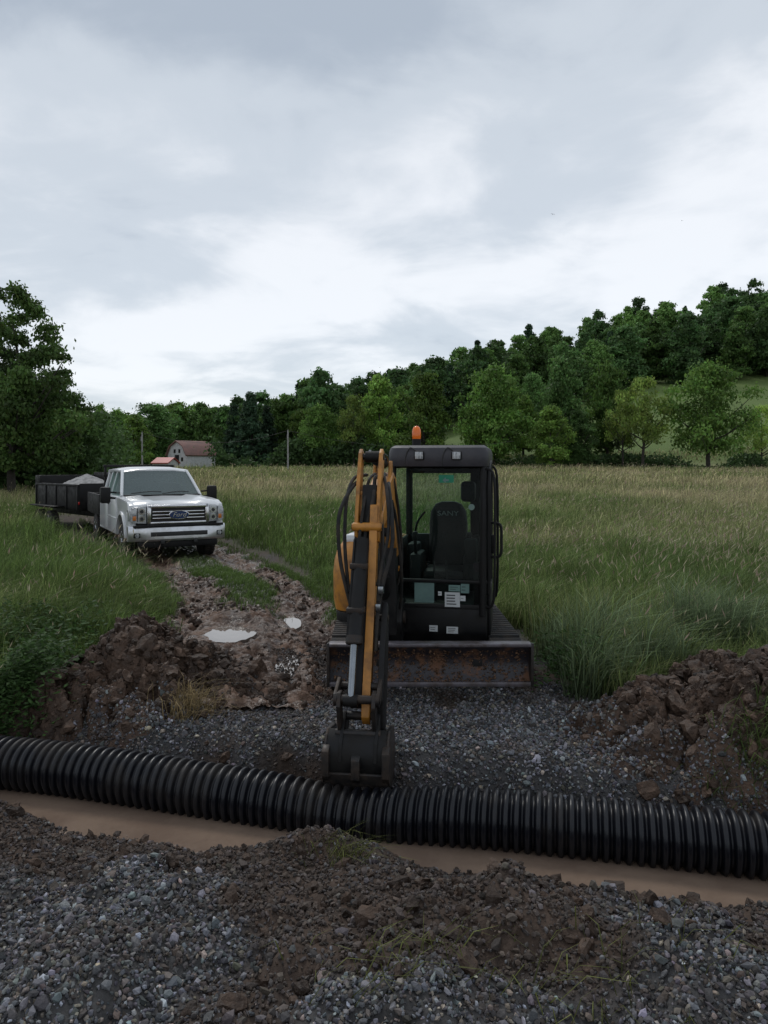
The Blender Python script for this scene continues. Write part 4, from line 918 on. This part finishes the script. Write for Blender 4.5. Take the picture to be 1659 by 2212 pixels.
b=MB();b.box((-.60,-.04,.88),(.60,-.015,1.19),M['ink'],0)
for k in range(24):b.box((-.56+k*.048,-.046,.89),(-.552+k*.048,-.04,1.18),M['steel'],0)
b.obj("grille_mesh",gr)
em=empty("emblem",(0,0,0),0,gr)
def oval(rx,rz,n=32):return [(rx*math.cos(2*math.pi*i/n),1.032+rz*math.sin(2*math.pi*i/n)) for i in range(n)]
b=MB();b.prism(oval(.22,.094),'xz',-.125,-.10,M['chrome'],.004);b.prism(oval(.205,.081),'xz',-.129,-.1252,M['blue'],0)
b.mesh(textmesh("Ford",.13,.002,.35),M['chrome'],Matrix.Translation((0,-.132,1.032))@Matrix.Rotation(R(90),4,'X')@Matrix.Diagonal((1.15,1,1,1)));b.obj("emblem_badge",em)
b=MB()
bpn=lambda z,dy:[(-1.02,.22,z),(-1.03,-.02+dy,z),(-.90,-.13+dy,z),(-.5,-.17+dy,z),(.5,-.17+dy,z),(.90,-.13+dy,z),(1.03,-.02+dy,z),(1.02,.22,z),(.95,.22,z),(.93,.03,z),(-.93,.03,z),(-.95,.22,z)]
b.loft([bpn(.50,.03),bpn(.54,0),bpn(.76,0),bpn(.81,.03)],M['bumper'],0)
b.box((-.60,-.182,.60),(.60,-.16,.69),M['ink'],.005);b.box((-.84,-.10,.36),(.84,.05,.50),M['dark'],.02)
b.box((-.95,-.172,.785),(.95,-.10,.835),M['dark'],.01)
for k in (-1,1):b.box((k*.35-.04,-.17,.44),(k*.35+.04,-.10,.52),M['ink'],.01)
b.obj("bumper",truck)
def wheel(parent,x,y,r=.415,w=.26):
    wv=empty("wheel",(x,y,r),0,parent);sx=1 if x>0 else -1
    b=MB();pr=[(-w/2,r*.62),(-w/2,r*.90),(-w/2+.03,r*.98),(0,r),(w/2-.03,r*.98),(w/2,r*.90),(w/2,r*.62)]
    rings=[[(px,q*math.cos(a),q*math.sin(a)) for a in np.linspace(0,2*math.pi,36,endpoint=False)] for px,q in pr];b.loft(rings,M['rub'])
    for k in range(36):
        a=2*math.pi*k/36
        for s_ in(-1,1):b.box((s_*w*.05,-.018,r*.975),(s_*w*.47,.018,r*1.015),M['rub'],.004,xf=Matrix.Rotation(a+s_*.04,4,'X'))
    b.obj("tyre",wv)
    b=MB();b.cyl((sx*w*.30,0,0),(sx*w*.47,0,0),r*.60,M['steel'],seg=30,bevel=.01);b.cyl((sx*w*.42,0,0),(sx*w*.56,0,0),r*.2,M['chrome'],seg=16,bevel=.008)
    for k in range(8):
        a=2*math.pi*k/8;b.box((sx*w*.47-.01,-.03,r*.2),(sx*w*.47+.012,.03,r*.56),M['chrome'],.008,xf=Matrix.Rotation(a,4,'X'))
    b.obj("rim",wv)
for x in(-.87,.87):
    for y in(.98,4.95):wheel(truck,x,y)
b=MB();b.box((-.95,4.22,.75),(.95,6.35,.88),M['blk'],.02)
for sx in(-1,1):b.box((sx*.99-.03,4.22,.80),(sx*.99+.03,6.35,1.32),M['blk'],.015)
b.box((-.99,4.22,.80),(.99,4.28,1.34),M['blk'],.012);b.box((-.99,6.30,.80),(.99,6.36,1.30),M['blk'],.012);b.box((-.35,1.2,.45),(.35,6.2,.62),M['blk'],.02);b.obj("truck_bed",truck)
b=MB()
for x in(-.85,-.3,.3,.85):b.box((x-.03,4.22,1.3),(x+.03,4.28,2.04),M['blk'],.008)
for z in(1.55,1.8,2.04):b.box((-.90,4.21,z-.03),(.90,4.29,z+.03),M['blk'],.008)
b.obj("headache_rack",truck)
b=MB();b.box((-.70,2.55,1.02),(-.25,3.0,1.62),M['dark'],.08);b.box((.25,2.55,1.02),(.70,3.0,1.62),M['dark'],.08);b.box((-.85,1.6,1.30),(.85,1.9,1.40),M['dark'],.04);b.obj("seat",truck)
b=MB()
for k in range(20):
    a=2*math.pi*k/20;c=2*math.pi*(k+1)/20;b.cyl((.45+.19*math.cos(a),2.05+.06*math.sin(a),1.37+.17*math.sin(a)),(.45+.19*math.cos(c),2.05+.06*math.sin(c),1.37+.17*math.sin(c)),.014,M['ink'],seg=6)
b.obj("steering_wheel",truck)
# ---------------------------------------------------------------- TRAILER
hx,hy=fc[0]-math.sin(TRK[2])*6.45*tk_s,fc[1]+math.cos(TRK[2])*6.45*tk_s
TA=R(45);trz=g0(hx-2,hy+2)-.14
trl=empty("dump_trailer",(hx,hy,trz),TA);tag(trl,"black dump trailer loaded with gravel behind pickup truck","trailer")
y0,y1=.9,4.4
b=MB();b.box((-1.0,y0,.80),(1.0,y1,.92),M['blk'],.02)
for sx in(-1,1):
    b.box((sx*1.0-.03,y0,.85),(sx*1.0+.03,y1,1.56),M['blk'],.01)
    b.box((sx*1.0-.05,y0,1.54),(sx*1.0+.05,y1,1.61),M['blk'],.01)
    for k in range(5):b.box((sx*1.04-.02,y0+.03+k*.84,.82),(sx*1.04+.02,y0+.09+k*.84,1.56),M['blk'],.006)
b.box((-1.0,y0-.03,.85),(1.0,y0+.03,1.64),M['blk'],.01);b.box((-1.0,y1-.03,.85),(1.0,y1+.03,1.86),M['blk'],.01);b.box((.97,y0,1.60),(1.03,y1,1.95),M['blk'],.01);b.box((-1.04,y1-.4,1.56),(-.98,y1,1.86),M['blk'],.01);b.obj("dump_box",trl)
b=MB()
for sx in(-1,1):b.box((sx*.45-.05,.8,.60),(sx*.45+.05,y1-.1,.80),M['blk'],.01);b.tube([(sx*.45,.9,.68),(0,.05,.62)],.05,M['blk'],8,1);b.box((sx*1.18-.18,2.0,.88),(sx*1.18+.18,4.0,.92),M['blk'],.01)
b.box((-.3,.35,.65),(.3,.85,1.15),M['blk'],.03);b.cyl((0,.1,.4),(0,.1,1.1),.04,M['steel']);b.obj("chassis",trl)
for sx in(-1,1):
    for y in(2.55,3.45):wheel(trl,sx*1.2,y,.38,.22)
b=MB();b.box((-1.06,.84,1.0),(-1.02,.87,1.08),M['red'],.004);b.obj("marker_light",trl)
xs=np.linspace(-.95,.95,50);ys=np.linspace(y0+.08,y1-.08,90);X,Y=np.meshgrid(xs,ys)
Z=1.36+.55*np.maximum(0,1-np.sqrt((X/1.2)**2+((Y-2.7)/1.5)**2))+.10*(fbm(X,Y,4,3,7)-.5)+.03*(vn(X*25,Y*25)-.5)
cg=np.array([.24,.235,.23])*(.5+fbm(X,Y,3,9,3)[...,None])
ld=mkobj("gravel_load",np_mesh("gravel_load",np.stack([X,Y,Z],-1).reshape(-1,3),[gridfaces(50,90)],M['stone'],cg.reshape(-1,3)),None,(hx,hy,trz));ld.rotation_euler=(0,0,TA);tag(ld,"heap of grey gravel filling the dump trailer","gravel heap")
# ---------------------------------------------------------------- world
w=bpy.data.worlds.new("World");SC.world=w;w.use_nodes=True;nt=w.node_tree;N=nt.nodes;L=nt.links;N.clear()
out=N.new("ShaderNodeOutputWorld");sky=N.new("ShaderNodeTexSky");sky.sky_type='NISHITA';sky.sun_disc=False;sky.sun_elevation=R(52);sky.sun_rotation=R(205)
b1=N.new("ShaderNodeBackground");b1.inputs[1].default_value=.02;L.new(sky.outputs[0],b1.inputs[0])
tc=N.new("ShaderNodeTexCoord");sp=N.new("ShaderNodeSeparateXYZ");L.new(tc.outputs["Generated"],sp.inputs[0])
def mth(op,a,b=None):
    m=N.new("ShaderNodeMath");m.operation=op
    for i,v in enumerate((a,b)):
        if v is None:continue
        if isinstance(v,(int,float)):m.inputs[i].default_value=v
        else:L.new(v,m.inputs[i])
    return m.outputs[0]
zz=mth('MAXIMUM',sp.outputs[2],0.0);den=mth('ADD',zz,.17)
cx=mth('DIVIDE',sp.outputs[0],den);cy=mth('DIVIDE',sp.outputs[1],den)
cb=N.new("ShaderNodeCombineXYZ");L.new(cx,cb.inputs[0]);L.new(cy,cb.inputs[1]);cb.inputs[2].default_value=1.9
def noise(scale,det,rough,dist,vec):
    n=N.new("ShaderNodeTexNoise");n.inputs["Scale"].default_value=scale;n.inputs["Detail"].default_value=det;n.inputs["Roughness"].default_value=rough;n.inputs["Distortion"].default_value=dist;L.new(vec,n.inputs["Vector"]);return n.outputs["Fac"]
n1=noise(.62,4,.42,.5,cb.outputs[0]);n2=noise(1.9,8,.55,.5,cb.outputs[0]);n3=noise(5.0,6,.5,.3,cb.outputs[0])
mix=mth('ADD',mth('ADD',mth('MULTIPLY',n1,.60),mth('MULTIPLY',n2,.31)),mth('MULTIPLY',n3,.09))
hz=mth('MULTIPLY',mth('POWER',mth('SUBTRACT',1.0,mth('MINIMUM',mth('MULTIPLY',zz,2.6),1.0)),1.5),.075)
val=mth('ADD',mix,hz)
cr=N.new("ShaderNodeValToRGB");L.new(val,cr.inputs[0]);cr.color_ramp.interpolation='EASE';e=cr.color_ramp.elements
e[0].position=.40;e[0].color=(.43,.485,.555,1);e[1].position=.615;e[1].color=(.88,.90,.93,1)
x=cr.color_ramp.elements.new(.50);x.color=(.61,.66,.715,1)
b2=N.new("ShaderNodeBackground");b2.inputs[1].default_value=.96;L.new(cr.outputs[0],b2.inputs[0])
ad=N.new("ShaderNodeAddShader");L.new(b1.outputs[0],ad.inputs[0]);L.new(b2.outputs[0],ad.inputs[1]);L.new(ad.outputs[0],out.inputs[0])
sl=bpy.data.lights.new("sun",'SUN');sl.energy=1.1;sl.angle=R(14);sl.color=(1,.97,.92);so=bpy.data.objects.new("sun",sl);COL.objects.link(so)
so.rotation_euler=(R(38),0,R(205))
cam=bpy.data.cameras.new("camera");co=bpy.data.objects.new("camera",cam);COL.objects.link(co)
co.location=(0,0,2.1);co.rotation_euler=(R(90),0,0);cam.sensor_width=36;cam.sensor_fit='AUTO';cam.lens=36*1600/2212;cam.shift_y=-(1106-1003)/2212;cam.clip_start=.05;cam.clip_end=4000
SC.camera=co
SC.view_settings.view_transform='Standard';SC.view_settings.look='None';SC.view_settings.exposure=0
